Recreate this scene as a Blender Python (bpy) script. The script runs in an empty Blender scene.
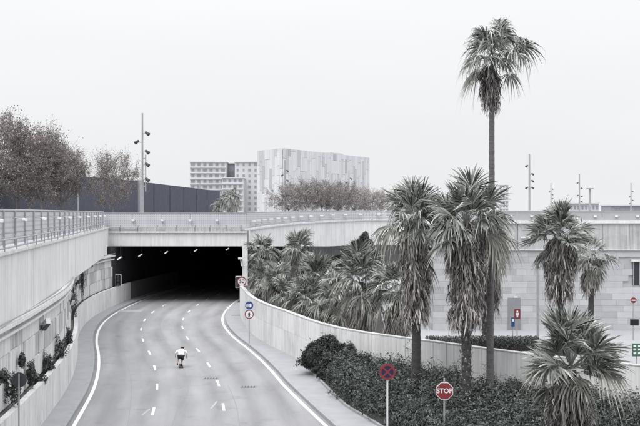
import bpy, math, random
import numpy as np
from mathutils import Vector, Matrix

random.seed(7); rng = np.random.default_rng(7)
R = math.radians
scene = bpy.context.scene
C = scene.collection

# ------------------------------------------------------------------ camera
FPX, CX, CY, H = 1100.0, 320.0, 213.0, 9.3      # photo focal length in px, centre, eye height above the road
cam = bpy.data.objects.new('camera', bpy.data.cameras.new('camera')); C.objects.link(cam)
cam.data.sensor_width = 36.0; cam.data.lens = 36.0 * FPX / 640.0
cam.data.clip_start = 0.5; cam.data.clip_end = 12000
cam.location = (0, 0, H); cam.rotation_euler = (R(90), 0, 0)
scene.camera = cam

# ------------------------------------------------------------------ overcast sky
SUN_EL, SUN_AZ = 58, 215
w = bpy.data.worlds.new('World'); scene.world = w; w.use_nodes = True
nt = w.node_tree; nt.nodes.clear()
N = nt.nodes.new; LK = nt.links.new
out = N('ShaderNodeOutputWorld'); bg = N('ShaderNodeBackground'); bg.inputs['Strength'].default_value = 0.1
sky = N('ShaderNodeTexSky'); sky.sky_type = 'NISHITA'; sky.sun_disc = False
sky.sun_elevation = R(SUN_EL); sky.sun_rotation = R(SUN_AZ); sky.air_density = 1.0; sky.dust_density = 3.0
hsv = N('ShaderNodeHueSaturation'); hsv.inputs['Saturation'].default_value = 0.25; hsv.inputs['Value'].default_value = 1.0
LK(sky.outputs[0], hsv.inputs['Color'])
# closed cloud deck: even near the horizon, raised much brighter overhead to light the scene
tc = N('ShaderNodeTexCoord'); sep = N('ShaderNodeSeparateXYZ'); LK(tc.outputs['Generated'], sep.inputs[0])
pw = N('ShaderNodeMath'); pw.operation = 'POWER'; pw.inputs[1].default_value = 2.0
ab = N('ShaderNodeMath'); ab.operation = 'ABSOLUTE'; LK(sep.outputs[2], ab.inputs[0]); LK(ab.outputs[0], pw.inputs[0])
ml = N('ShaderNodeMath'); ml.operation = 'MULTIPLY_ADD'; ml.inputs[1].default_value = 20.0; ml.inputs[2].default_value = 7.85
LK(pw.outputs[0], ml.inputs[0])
cl = N('ShaderNodeTexNoise'); cl.inputs['Scale'].default_value = 2.2; cl.inputs['Detail'].default_value = 4
mp = N('ShaderNodeMapping'); mp.inputs['Scale'].default_value = (1, 1, 3.5); LK(tc.outputs['Generated'], mp.inputs[0]); LK(mp.outputs[0], cl.inputs['Vector'])
cr = N('ShaderNodeMapRange'); cr.inputs['To Min'].default_value = 0.965; cr.inputs['To Max'].default_value = 1.03
cr.inputs['From Min'].default_value = 0.3; cr.inputs['From Max'].default_value = 0.7; LK(cl.outputs[0], cr.inputs[0])
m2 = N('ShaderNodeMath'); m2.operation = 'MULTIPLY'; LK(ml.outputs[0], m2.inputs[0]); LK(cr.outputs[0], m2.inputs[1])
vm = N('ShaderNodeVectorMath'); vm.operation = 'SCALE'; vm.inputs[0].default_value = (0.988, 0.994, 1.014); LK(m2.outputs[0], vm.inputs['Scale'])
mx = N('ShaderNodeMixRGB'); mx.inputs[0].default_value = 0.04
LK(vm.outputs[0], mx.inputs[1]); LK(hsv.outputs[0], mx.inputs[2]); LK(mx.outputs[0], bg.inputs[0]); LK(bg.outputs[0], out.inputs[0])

sd = bpy.data.lights.new('sun', 'SUN'); sd.energy = 1.3; sd.angle = R(30); sd.color = (1, 0.985, 0.96)
sun = bpy.data.objects.new('sun', sd); C.objects.link(sun)
az = R(SUN_AZ)
dvec = Vector((math.sin(az) * math.cos(R(SUN_EL)), math.cos(az) * math.cos(R(SUN_EL)), math.sin(R(SUN_EL))))
sun.rotation_euler = dvec.to_track_quat('Z', 'Y').to_euler(); sun.location = (0, 0, 60)

vs = scene.view_settings
vs.view_transform = 'Standard'; vs.look = 'None'; vs.gamma = 1.0; vs.exposure = 0.2; vs.use_curve_mapping = False
try:
    scene.cycles.max_bounces = 6; scene.cycles.diffuse_bounces = 3; scene.cycles.transparent_max_bounces = 8
except Exception: pass

# ------------------------------------------------------------------ helpers
def gnd(u, v, z=0.0):
    Y = FPX * (H - z) / (v - CY); return ((u - CX) * Y / FPX, Y)
def at(u, v, Y):
    return ((u - CX) * Y / FPX, Y, H - (v - CY) * Y / FPX)

MATS = {}
def mat(name, col, rough=0.85, var=0.12, scale=1.5, stretch=(1, 1, 1), bump=0.0, bscale=30, metal=0.0, island=0.0,
        transl=0.0, emit=None, streak=0.0, spec=0.3, col2=None):
    if name in MATS: return MATS[name]
    m = bpy.data.materials.new(name); m.use_nodes = True; t = m.node_tree; n = t.nodes; l = t.links; n.clear()
    o = n.new('ShaderNodeOutputMaterial'); p = n.new('ShaderNodeBsdfPrincipled')
    p.inputs['Roughness'].default_value = rough; p.inputs['Metallic'].default_value = metal
    p.inputs['Specular IOR Level'].default_value = spec
    g = n.new('ShaderNodeNewGeometry'); mp = n.new('ShaderNodeMapping'); mp.inputs['Scale'].default_value = stretch
    l.new(g.outputs['Position'], mp.inputs[0])
    nz = n.new('ShaderNodeTexNoise'); nz.inputs['Scale'].default_value = scale; nz.inputs['Detail'].default_value = 6; nz.inputs['Roughness'].default_value = 0.6
    l.new(mp.outputs[0], nz.inputs['Vector'])
    fac = n.new('ShaderNodeMapRange'); fac.inputs['From Min'].default_value = 0.25; fac.inputs['From Max'].default_value = 0.75
    fac.inputs['To Min'].default_value = 1 - var; fac.inputs['To Max'].default_value = 1 + var
    l.new(nz.outputs[0], fac.inputs[0]); val = fac.outputs[0]
    def mul(a, b):
        q = n.new('ShaderNodeMath'); q.operation = 'MULTIPLY'; l.new(a, q.inputs[0]); l.new(b, q.inputs[1]); return q.outputs[0]
    if streak:
        m2 = n.new('ShaderNodeMapping'); m2.inputs['Scale'].default_value = (2.6, 2.6, 0.13); l.new(g.outputs['Position'], m2.inputs[0])
        s = n.new('ShaderNodeTexNoise'); s.inputs['Scale'].default_value = 1.6; s.inputs['Detail'].default_value = 7; s.inputs['Roughness'].default_value = 0.68
        l.new(m2.outputs[0], s.inputs['Vector'])
        f2 = n.new('ShaderNodeMapRange'); f2.inputs['From Min'].default_value = 0.36; f2.inputs['From Max'].default_value = 0.6
        f2.inputs['To Min'].default_value = 1 - streak; f2.inputs['To Max'].default_value = 1.03
        l.new(s.outputs[0], f2.inputs[0]); val = mul(val, f2.outputs[0])
        m3 = n.new('ShaderNodeMapping'); m3.inputs['Scale'].default_value = (5.5, 5.5, 0.22); m3.inputs['Location'].default_value = (3, 1, 7); l.new(g.outputs['Position'], m3.inputs[0])
        s3 = n.new('ShaderNodeTexNoise'); s3.inputs['Scale'].default_value = 1.0; s3.inputs['Detail'].default_value = 4; l.new(m3.outputs[0], s3.inputs['Vector'])
        d3 = n.new('ShaderNodeMapRange'); d3.inputs['From Min'].default_value = 0.60; d3.inputs['From Max'].default_value = 0.72; d3.inputs['To Min'].default_value = 1.0; d3.inputs['To Max'].default_value = 1 - streak*1.3
        l.new(s3.outputs[0], d3.inputs[0]); val = mul(val, d3.outputs[0])
        s4 = n.new('ShaderNodeTexNoise'); s4.inputs['Scale'].default_value = 0.9; s4.inputs['Detail'].default_value = 9; s4.inputs['Roughness'].default_value = 0.72; l.new(g.outputs['Position'], s4.inputs['Vector'])
        d4 = n.new('ShaderNodeMapRange'); d4.inputs['From Min'].default_value = 0.5; d4.inputs['From Max'].default_value = 0.72; d4.inputs['To Min'].default_value = 1.0; d4.inputs['To Max'].default_value = 1 - streak*.9
        l.new(s4.outputs[0], d4.inputs[0]); val = mul(val, d4.outputs[0])
    if island:
        f3 = n.new('ShaderNodeMapRange'); f3.inputs['To Min'].default_value = 1 - island; f3.inputs['To Max'].default_value = 1 + island
        l.new(g.outputs['Random Per Island'], f3.inputs[0]); val = mul(val, f3.outputs[0])
        oi = n.new('ShaderNodeObjectInfo'); f4 = n.new('ShaderNodeMapRange'); f4.inputs['To Min'].default_value = 1 - island * .5; f4.inputs['To Max'].default_value = 1 + island * .5
        l.new(oi.outputs['Random'], f4.inputs[0]); val = mul(val, f4.outputs[0])
    base = None
    if col2:
        mixc = n.new('ShaderNodeMixRGB'); mixc.inputs[1].default_value = (*col, 1); mixc.inputs[2].default_value = (*col2, 1)
        if island: l.new(g.outputs['Random Per Island'], mixc.inputs[0])
        else: l.new(nz.outputs[0], mixc.inputs[0])
        base = mixc.outputs[0]
    v = n.new('ShaderNodeVectorMath'); v.operation = 'SCALE'
    if base: l.new(base, v.inputs[0])
    else: v.inputs[0].default_value = col
    l.new(val, v.inputs['Scale']); l.new(v.outputs[0], p.inputs['Base Color'])
    if bump:
        bz = n.new('ShaderNodeTexNoise'); bz.inputs['Scale'].default_value = bscale; bz.inputs['Detail'].default_value = 5
        l.new(g.outputs['Position'], bz.inputs['Vector'])
        b = n.new('ShaderNodeBump'); b.inputs['Strength'].default_value = bump; b.inputs['Distance'].default_value = 0.02
        l.new(bz.outputs[0], b.inputs['Height']); l.new(b.outputs[0], p.inputs['Normal'])
    if emit:
        p.inputs['Emission Color'].default_value = (*emit[0], 1); p.inputs['Emission Strength'].default_value = emit[1]
    if transl:
        tr = n.new('ShaderNodeBsdfTranslucent'); l.new(v.outputs[0], tr.inputs[0])
        ms = n.new('ShaderNodeMixShader'); ms.inputs[0].default_value = transl
        l.new(p.outputs[0], ms.inputs[1]); l.new(tr.outputs[0], ms.inputs[2]); l.new(ms.outputs[0], o.inputs[0])
    else: l.new(p.outputs[0], o.inputs[0])
    MATS[name] = m; return m

def perf_mat(name, col, axis, pitch=0.22, rad=0.23):
    """powder-coated sheet with a grid of small punched holes"""
    m = mat(name, col, 0.6, 0.06, 0.8); t = m.node_tree; n = t.nodes; l = t.links
    p = [x for x in n if x.type == 'BSDF_PRINCIPLED'][0]; g = [x for x in n if x.type == 'NEW_GEOMETRY'][0]
    s = n.new('ShaderNodeSeparateXYZ'); l.new(g.outputs['Position'], s.inputs[0])
    def fr(sock):
        a = n.new('ShaderNodeMath'); a.operation = 'DIVIDE'; l.new(sock, a.inputs[0]); a.inputs[1].default_value = pitch
        b = n.new('ShaderNodeMath'); b.operation = 'FRACT'; l.new(a.outputs[0], b.inputs[0])
        c = n.new('ShaderNodeMath'); c.operation = 'SUBTRACT'; l.new(b.outputs[0], c.inputs[0]); c.inputs[1].default_value = 0.5
        d = n.new('ShaderNodeMath'); d.operation = 'POWER'; l.new(c.outputs[0], d.inputs[0]); d.inputs[1].default_value = 2; return d.outputs[0]
    a = n.new('ShaderNodeMath'); a.operation = 'ADD'; l.new(fr(s.outputs[0 if axis == 'X' else 1]), a.inputs[0]); l.new(fr(s.outputs[2]), a.inputs[1])
    lt = n.new('ShaderNodeMath'); lt.operation = 'LESS_THAN'; l.new(a.outputs[0], lt.inputs[0]); lt.inputs[1].default_value = rad * rad
    mixc = n.new('ShaderNodeMixRGB'); src = p.inputs['Base Color'].links[0].from_socket
    l.new(src, mixc.inputs[1]); mixc.inputs[2].default_value = (0.30, 0.305, 0.32, 1); l.new(lt.outputs[0], mixc.inputs[0])
    l.new(mixc.outputs[0], p.inputs['Base Color']); return m

def link(o, parent=None):
    C.objects.link(o)
    if parent is not None: o.parent = parent
    return o
def tag(o, label=None, cat=None, group=None, kind=None):
    if label: o['label'] = label
    if cat: o['category'] = cat
    if group: o['group'] = group
    if kind: o['kind'] = kind
    return o
def thing(name, label, cat, loc=(0, 0, 0), rz=0.0, group=None):
    o = bpy.data.objects.new(name, None); link(o); o.location = loc; o.rotation_euler.z = rz
    o.empty_display_size = 0.2
    return tag(o, label, cat, group)

class MB:
    def __init__(s): s.v = []; s.f = []
    def add(s, v, f):
        b = len(s.v); s.v += [tuple(p) for p in v]; s.f += [tuple(i + b for i in q) for q in f]; return s
    def box(s, x0, x1, y0, y1, z0, z1):
        return s.add([(x0,y0,z0),(x1,y0,z0),(x1,y1,z0),(x0,y1,z0),(x0,y0,z1),(x1,y0,z1),(x1,y1,z1),(x0,y1,z1)],
              [(0,3,2,1),(4,5,6,7),(0,1,5,4),(1,2,6,5),(2,3,7,6),(3,0,4,7)])
    def tube(s, pts, r, n=8, cap=True):
        pts = [Vector(p) for p in pts]; rr = r if isinstance(r, (list, tuple)) else [r] * len(pts)
        v = []; f = []
        for i, p in enumerate(pts):
            d = (pts[min(i+1, len(pts)-1)] - pts[max(i-1, 0)]).normalized()
            a = d.orthogonal().normalized() if abs(d.z) < .9 else Vector((1, 0, 0)); b = d.cross(a).normalized(); a = b.cross(d)
            for k in range(n):
                t = 2 * math.pi * k / n; v.append(p + (a * math.cos(t) + b * math.sin(t)) * rr[i])
        for i in range(len(pts) - 1):
            for k in range(n): f.append((i*n+k, i*n+(k+1) % n, (i+1)*n+(k+1) % n, (i+1)*n+k))
        if cap: f.append(tuple(range(n))[::-1]); f.append(tuple((len(pts)-1)*n+k for k in range(n)))
        return s.add(v, f)
    def disc(s, c, r, y0, y1, n=28, rot=0):                       # disc in the xz plane
        v = []
        for y in (y0, y1):
            for k in range(n):
                t = 2 * math.pi * k / n + rot; v.append((c[0] + r * math.cos(t), y, c[1] + r * math.sin(t)))
        f = [tuple(range(n)), tuple(range(2*n-1, n-1, -1))]
        for k in range(n): f.append((k, n+k, n+(k+1) % n, (k+1) % n))
        return s.add(v, f)
    def ring(s, c, r0, r1, y0, y1, n=28):
        v = []
        for y in (y0, y1):
            for r in (r0, r1):
                for k in range(n):
                    t = 2 * math.pi * k / n; v.append((c[0] + r * math.cos(t), y, c[1] + r * math.sin(t)))
        f = []
        for k in range(n):
            q = (k + 1) % n
            f += [(k, n+k, n+q, q), (2*n+k, 2*n+q, 3*n+q, 3*n+k), (n+k, 3*n+k, 3*n+q, n+q), (k, q, 2*n+q, 2*n+k)]
        return s.add(v, f)
    def poly(s, pts, y0, y1):                                     # xz outline extruded along y
        n = len(pts); v = [(p[0], y0, p[1]) for p in pts] + [(p[0], y1, p[1]) for p in pts]
        f = [tuple(range(n)), tuple(range(2*n-1, n-1, -1))] + [(k, n+k, n+(k+1) % n, (k+1) % n) for k in range(n)]
        return s.add(v, f)
    def build(s, name, m, parent=None, world=False, smooth=False):
        me = bpy.data.meshes.new(name)
        v = s.v
        if world and parent is not None:
            L = parent.location; v = [(a-L.x, b-L.y, c-L.z) for a, b, c in v]
        me.from_pydata(v, [], s.f); me.update()
        if m: me.materials.append(m)
        if smooth: me.polygons.foreach_set('use_smooth', [True] * len(me.polygons))
        return link(bpy.data.objects.new(name, me), parent)

_ub = {}
def ubox(name, m, parent, c, size, rz=0.0):
    """a box piece; alike pieces share one mesh per material (slightly chamfered)"""
    if m.name not in _ub:
        k = MB(); b = 0.5
        me = bpy.data.meshes.new('piece_' + m.name); k.box(-b, b, -b, b, -b, b); me.from_pydata(k.v, [], k.f); me.materials.append(m); _ub[m.name] = me
    o = bpy.data.objects.new(name, _ub[m.name]); link(o, parent); o.location = c; o.scale = size; o.rotation_euler.z = rz
    return o

def np_mesh(name, V, F, m, parent=None, uv=None):
    """V (n,3), F (k,4) arrays"""
    me = bpy.data.meshes.new(name); V = np.asarray(V, np.float32); F = np.asarray(F, np.int32)
    me.vertices.add(len(V)); me.vertices.foreach_set('co', V.ravel())
    k = F.shape[1]; me.loops.add(F.size); me.loops.foreach_set('vertex_index', F.ravel())
    me.polygons.add(len(F)); me.polygons.foreach_set('loop_start', np.arange(0, F.size, k, dtype=np.int32))
    me.update(calc_edges=True); me.materials.append(m)
    return link(bpy.data.objects.new(name, me), parent)

def catmull(P, step=0.5):
    P = [np.array(p, float) for p in P]; Q = [2*P[0]-P[1]] + P + [2*P[-1]-P[-2]]; o = []
    for i in range(1, len(Q) - 2):
        n = max(2, int(np.linalg.norm(Q[i+1]-Q[i]) / step))
        for k in range(n):
            t = k / n; a, b, c, d = Q[i-1], Q[i], Q[i+1], Q[i+2]
            o.append(0.5*((2*b)+(-a+c)*t+(2*a-5*b+4*c-d)*t*t+(-a+3*b-3*c+d)*t**3))
    o.append(P[-1]); return np.array(o)
class Curve:
    def __init__(s, P, smooth=2):
        q = catmull(P)
        for _ in range(smooth * 4):
            q[1:-1] = (q[:-2] + 2*q[1:-1] + q[2:]) / 4
        s.p = q; d = np.linalg.norm(np.diff(q, axis=0), axis=1); s.s = np.concatenate([[0], np.cumsum(d)]); s.L = s.s[-1]
        s.t = np.gradient(q, axis=0); s.t /= np.linalg.norm(s.t, axis=1)[:, None]
    def at(s, x, d=0.0):                                          # d > 0 : to the right of travel
        p = np.array([np.interp(x, s.s, s.p[:, i]) for i in (0, 1)]); t = np.array([np.interp(x, s.s, s.t[:, i]) for i in (0, 1)])
        t /= np.linalg.norm(t); return (p[0] + d*t[1], p[1] - d*t[0])
    def sy(s, y): return float(np.interp(y, s.p[:, 1], s.s))
def strip(mb, cv, d0, d1, z0, z1=None, s0=None, s1=None, step=1.5):
    """flat ribbon (z1 None) or solid bar between two offsets of a curve"""
    s0 = 0 if s0 is None else s0; s1 = cv.L if s1 is None else s1
    n = max(1, int(math.ceil((s1 - s0) / step))); v = []; f = []
    zf0 = z0 if callable(z0) else (lambda x: z0); zf1 = None if z1 is None else (z1 if callable(z1) else (lambda x: z1))
    for i in range(n + 1):
        x = s0 + (s1 - s0) * i / n; a = cv.at(x, d0(x) if callable(d0) else d0); b = cv.at(x, d1(x) if callable(d1) else d1)
        v += [(*a, zf0(x)), (*b, zf0(x))]
        if zf1: v += [(*b, zf1(x)), (*a, zf1(x))]
    k = 4 if zf1 else 2
    for i in range(n):
        a = i*k; b = a + k
        if zf1:
            for j in range(4): f.append((a+j, a+(j+1) % 4, b+(j+1) % 4, b+j))
        else: f.append((a, a+1, b+1, b))
    if zf1: f += [(0, 3, 2, 1), (n*k, n*k+1, n*k+2, n*k+3)]
    return mb.add(v, f)
def panels(parent, name, cv, d, thick, z0, z1, plen, m, s0, s1, gap=0.025, jitter=0.0, mats=None):
    n = max(1, round((s1 - s0) / plen)); q = (s1 - s0) / n
    for i in range(n):
        j = random.uniform(-jitter, jitter); mb = MB()
        strip(mb, cv, d + j, d + j + thick, z0, z1, s0 + i*q + gap/2, s0 + (i+1)*q - gap/2, 1.2)
        mb.build(name, random.choice(mats) if mats else m, parent, world=True)

def text(name, body, size, m, parent, loc, rot=(R(90), 0, 0), extr=0.002):
    cu = bpy.data.curves.new(name, 'FONT'); cu.body = body; cu.size = size; cu.extrude = extr; cu.align_x = 'CENTER'; cu.align_y = 'CENTER'; cu.offset = size * 0.018
    t = bpy.data.objects.new(name, cu); C.objects.link(t); bpy.context.view_layer.update()
    me = bpy.data.meshes.new_from_object(t); bpy.data.objects.remove(t); me.materials.clear(); me.materials.append(m)
    o = link(bpy.data.objects.new(name, me), parent); o.location = loc; o.rotation_euler = rot; return o

# ------------------------------------------------------------------ materials
M = dict(
    asphalt=mat('asphalt', (0.255, 0.256, 0.264), 0.9, 0.12, 0.5, (1.0, 0.25, 1), 0.5, 40, spec=0.2),
    tar=mat('tar', (0.20, 0.202, 0.21), 0.7, 0.2, 3),
    paint=mat('road_paint', (0.74, 0.742, 0.75), 0.7, 0.3, 9),
    oldpaint=mat('worn_road_paint', (0.33, 0.335, 0.35), 0.8, 0.2, 6),
    pave=mat('pavement_concrete', (0.31, 0.315, 0.33), 0.9, 0.10, 0.9, bump=0.2),
    kerb=mat('kerb_stone', (0.30, 0.31, 0.33), 0.9, 0.15, 3),
    conc=mat('concrete', (0.67, 0.67, 0.672), 0.88, 0.07, 0.5, bump=0.15, bscale=12, streak=0.22, island=0.05),
    concr=mat('concrete_smooth', (0.71, 0.71, 0.712), 0.88, 0.05, 0.4, bump=0.1, bscale=12, streak=0.13, island=0.04),
    concd=mat('concrete_stained', (0.50, 0.50, 0.505), 0.9, 0.16, 1.0, bump=0.3, bscale=10, streak=0.26),
    joint=mat('joint', (0.30, 0.302, 0.31), 0.95, 0.2, 3),
    tunnel=mat('tunnel_shade', (0.035, 0.035, 0.04), 0.95, 0.2, 0.8),  # near-black lining: the darkness inside is put into the colour
    plaza=mat('plaza_paving', (0.33, 0.335, 0.35), 0.9, 0.08, 0.3),
    street=mat('street_paving', (0.33, 0.335, 0.35), 0.9, 0.08, 0.5),
    soil=mat('soil', (0.045, 0.043, 0.042), 1.0, 0.3, 2),
    dirt=mat('ledge_soil', (0.14, 0.138, 0.135), 1.0, 0.3, 2),
    land=mat('far_land', (0.20, 0.21, 0.22), 1.0, 0.15, 0.02),
    steel=mat('galvanised_steel', (0.36, 0.365, 0.38), 0.5, 0.1, 5, metal=0.3),
    dsteel=mat('dark_steel', (0.05, 0.052, 0.06), 0.5, 0.1, 5),
    lampw=mat('lamp_white', (0.74, 0.75, 0.77), 0.4, 0.04, 5),
    black=mat('black_plastic', (0.012, 0.012, 0.016), 0.5, 0.1, 5),
    white=mat('sign_white', (0.72, 0.72, 0.74), 0.5, 0.03, 5),
    red=mat('sign_red', (0.20, 0.035, 0.04), 0.5, 0.06, 5),
    navy=mat('sign_navy', (0.018, 0.020, 0.06), 0.5, 0.06, 5),
    blue=mat('sign_blue', (0.03, 0.07, 0.20), 0.5, 0.06, 5),
    green=mat('sign_green', (0.05, 0.13, 0.085), 0.5, 0.06, 5),
    backs=mat('sign_back', (0.055, 0.058, 0.072), 0.6, 0.1, 5),
    glass=mat('dark_glass', (0.03, 0.034, 0.045), 0.15, 0.1, 1, spec=0.5),
    glass2=mat('far_glass', (0.25, 0.255, 0.275), 0.3, 0.1, 1, spec=0.5),
    perfx=perf_mat('perforated_sheet', (0.50, 0.505, 0.53), 'X'),
    perfy=perf_mat('perforated_sheet_long', (0.52, 0.525, 0.55), 'Y'),
    museum=mat('blue_render', (0.074, 0.080, 0.104), 0.95, 0.16, 1.2, bump=0.5, bscale=4),
    leaf=mat('palm_leaf', (0.030, 0.036, 0.032), 0.42, 0.15, 2, island=0.4, transl=0.2, spec=0.5, col2=(0.42, 0.435, 0.40)),
    leafy=mat('palm_leaf_pale', (0.24, 0.245, 0.215), 0.6, 0.12, 2, island=0.25, transl=0.22, col2=(0.42, 0.41, 0.37)),
    dead=mat('palm_dead_leaf', (0.045, 0.042, 0.043), 0.9, 0.2, 3, island=0.5, transl=0.1, col2=(0.45, 0.42, 0.405)),
    ptrunk=mat('palm_trunk', (0.06, 0.057, 0.058), 0.95, 0.3, 9, (1, 1, 3), 0.6, 14),
    ptrunk2=mat('palm_trunk_grey', (0.125, 0.12, 0.122), 0.95, 0.45, 5, (1, 1, 6), 0.8, 10),
    boot=mat('palm_boot', (0.36, 0.34, 0.33), 0.95, 0.2, 5, island=0.5),
    shrub=mat('shrub_leaf', (0.020, 0.025, 0.023), 0.45, 0.45, 1.3, island=0.55, transl=0.12, spec=0.3, col2=(0.078, 0.09, 0.082)),
    shrub2=mat('shrub_leaf_grey', (0.04, 0.048, 0.044), 0.45, 0.3, 0.9, island=0.5, transl=0.12, spec=0.3, col2=(0.13, 0.145, 0.135)),
    twig=mat('twig', (0.07, 0.06, 0.058), 0.95, 0.2, 5),
    bark=mat('bark', (0.17, 0.16, 0.158), 0.95, 0.2, 5),
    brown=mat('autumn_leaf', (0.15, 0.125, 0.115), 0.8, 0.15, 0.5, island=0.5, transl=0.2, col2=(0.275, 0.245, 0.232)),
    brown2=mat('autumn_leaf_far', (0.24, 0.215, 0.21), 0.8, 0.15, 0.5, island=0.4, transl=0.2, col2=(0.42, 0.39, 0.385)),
    grass=mat('grass', (0.10, 0.12, 0.09), 0.95, 0.3, 3),
)

def asphalt_wear(m):
    t = m.node_tree; n = t.nodes; l = t.links; p = [x for x in n if x.type == 'BSDF_PRINCIPLED'][0]; g = [x for x in n if x.type == 'NEW_GEOMETRY'][0]
    uv = n.new('ShaderNodeUVMap'); uv.uv_map = 'lane'; sp = n.new('ShaderNodeSeparateXYZ'); l.new(uv.outputs[0], sp.inputs[0])
    def mth(op, a, b=None, c=None):
        q = n.new('ShaderNodeMath'); q.operation = op
        for i, x in enumerate((a, b, c)):
            if x is None: continue
            if isinstance(x, (int, float)): q.inputs[i].default_value = x
            else: l.new(x, q.inputs[i])
        return q.outputs[0]
    wob = n.new('ShaderNodeTexNoise'); wob.inputs['Scale'].default_value = .12; l.new(uv.outputs[0], wob.inputs['Vector'])
    lat = mth('ADD', sp.outputs[0], mth('MULTIPLY', wob.outputs[0], 0.7))
    trk = mth('POWER', mth('ABSOLUTE', mth('COSINE', mth('MULTIPLY', lat, math.pi/1.65))), 3.0)      # two wheel tracks a lane
    mp = n.new('ShaderNodeMapping'); mp.inputs['Scale'].default_value = (1.1, .09, 1); l.new(uv.outputs[0], mp.inputs[0])
    ln = n.new('ShaderNodeTexNoise'); ln.inputs['Scale'].default_value = 1.0; ln.inputs['Detail'].default_value = 6; l.new(mp.outputs[0], ln.inputs['Vector'])
    gr = n.new('ShaderNodeTexNoise'); gr.inputs['Scale'].default_value = 22; gr.inputs['Detail'].default_value = 3; l.new(g.outputs['Position'], gr.inputs['Vector'])
    st = n.new('ShaderNodeTexNoise'); st.inputs['Scale'].default_value = .55; st.inputs['Detail'].default_value = 8; st.inputs['Roughness'].default_value = .7; l.new(g.outputs['Position'], st.inputs['Vector'])
    spots = n.new('ShaderNodeMapRange'); spots.inputs['From Min'].default_value = .56; spots.inputs['From Max'].default_value = .72; spots.inputs['To Max'].default_value = .26; l.new(st.outputs[0], spots.inputs[0])
    f = mth('SUBTRACT', mth('SUBTRACT', mth('MULTIPLY_ADD', ln.outputs[0], .6, .76), mth('MULTIPLY', trk, .15)), spots.outputs[0])
    f = mth('MULTIPLY', f, mth('MULTIPLY_ADD', gr.outputs[0], .5, .75))
    src = p.inputs['Base Color'].links[0].from_socket; v = n.new('ShaderNodeVectorMath'); v.operation = 'SCALE'; l.new(src, v.inputs[0]); l.new(f, v.inputs['Scale']); l.new(v.outputs[0], p.inputs['Base Color'])
asphalt_wear(M['asphalt'])
# ------------------------------------------------------------------ plan curves (metres; x right, y away from the camera)
road = Curve([(0.6, -6), (-0.9, 12), (-2.4, 28), (-3.6, 43), (-4.62, 52.7), (-5.5, 59.7), (-6.7, 66.8), (-8.12, 73.9), (-9.7, 81), (-11.05, 88.5),
              (-11.95, 95.9), (-12.35, 103), (-12.4, 110), (-12.2, 118), (-11.4, 128), (-10, 140), (-7.6, 155), (-4, 170), (1, 184)])
rwall = Curve([(-7.5, 113.2), (-7.35, 101), (-6.48, 92.6), (-5.27, 84), (-3.73, 77), (-2.7, 73.6), (-1.24, 68.2), (-0.33, 65), (1.26, 61), (2.7, 58.7),
               (4.1, 56.9), (6.2, 54.4), (8.05, 51.9), (9.9, 49.7), (13.1, 46.6), (16, 44.2), (20, 41.2), (27, 36.5), (36, 31)])
upper = Curve([(-8.5, 17.4), (-11.6, 40), (-15.2, 66.5), (-21.75, 113.2)], 0)
ramp = Curve([(-7.45, 113.0), (-6.1, 122), (-2.45, 135), (3.3, 145), (8.7, 148.5), (14, 148), (22, 145), (30, 142)])
bedx = lambda y: float(np.interp(y, [20, 28, 36, 43, 48, 52, 58.6, 66.9], [7.4, 6.0, 5.0, 3.6, 2.36, 1.23, 0.21, -1.03]))
ry = rwall.p[::-1]
wallx = lambda y: float(np.interp(y, ry[:, 1], ry[:, 0]))
S113 = road.sy(113)
SW = road.sy(60)
wid = lambda c: (lambda x: c + max(0.0, SW - x)**1.3 * 0.034)      # the carriageway widens towards the camera

# ------------------------------------------------------------------ setting
mb = MB(); mb.add([(-3000, -60, -0.4), (3000, -60, -0.4), (3000, 5000, -0.4), (-3000, 5000, -0.4)], [(0, 1, 2, 3)])
tag(mb.build('ground', M['land']), kind='structure')
mb = MB(); strip(mb, road, -7.0, wid(3.75), 0.0, step=1.0)
rd = tag(mb.build('road', M['asphalt']), kind='structure')
ul = rd.data.uv_layers.new(name='lane')                                    # u: metres across, v: metres along
nst = len(mb.v)//2
for lp in rd.data.loops:
    i = lp.vertex_index; x = road.L*(i//2)/(nst - 1); ul.data[lp.index].uv = (-7.0 if i % 2 == 0 else wid(3.75)(x), x)
for off, v0 in ((-3.3, (52.0, 7.15)), (0.0, (52.7, 7.35))):
    s = road.sy(v0[0]) - 5 * 7.4
    while s < road.L - 4:
        mb = MB(); strip(mb, road, off - 0.06, off + 0.06, 0.005, s0=s - 1.0, s1=s + 1.0, step=0.7); mb.build('lane_dash', M['paint'], rd); s += 7.4
for a_, b_ in ((-6.70, -6.53), (wid(3.34), wid(3.51))):
    mb = MB(); strip(mb, road, a_, b_, 0.005); mb.build('edge_line', M['paint'], rd)
for u, v, l in ((145, 412, 1.6), (213, 405, 2.0)):
    x, y = gnd(u, v); mb = MB(); mb.add([(x-.05, y-l/2, .004), (x+.05, y-l/2, .004), (x+.05+.1, y+l/2, .004), (x+.1-.05, y+l/2, .004)], [(0, 1, 2, 3)]); mb.build('worn_dash', M['oldpaint'], rd)
def ground_line(name, pts, wd, m, z):
    cv = Curve([gnd(*p) for p in pts], 1); mb = MB(); strip(mb, cv, -wd/2, wd/2, z, step=0.6); return mb.build(name, m, rd)
ground_line('tar_seam', [(176, 303), (164, 312), (160, 324), (163, 338), (172, 350), (179, 362), (186, 375), (188, 392), (178, 409), (168, 440)], 0.03, M['tar'], 0.003)
ground_line('tar_seam', [(250, 340), (262, 362), (228, 385), (236, 405), (242, 440)][2:], 0.025, M['tar'], 0.003)
ground_line('tar_seam', [(128, 312), (122, 330), (124, 352), (131, 380), (130, 410), (125, 440)], 0.02, M['tar'], 0.003)
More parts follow.
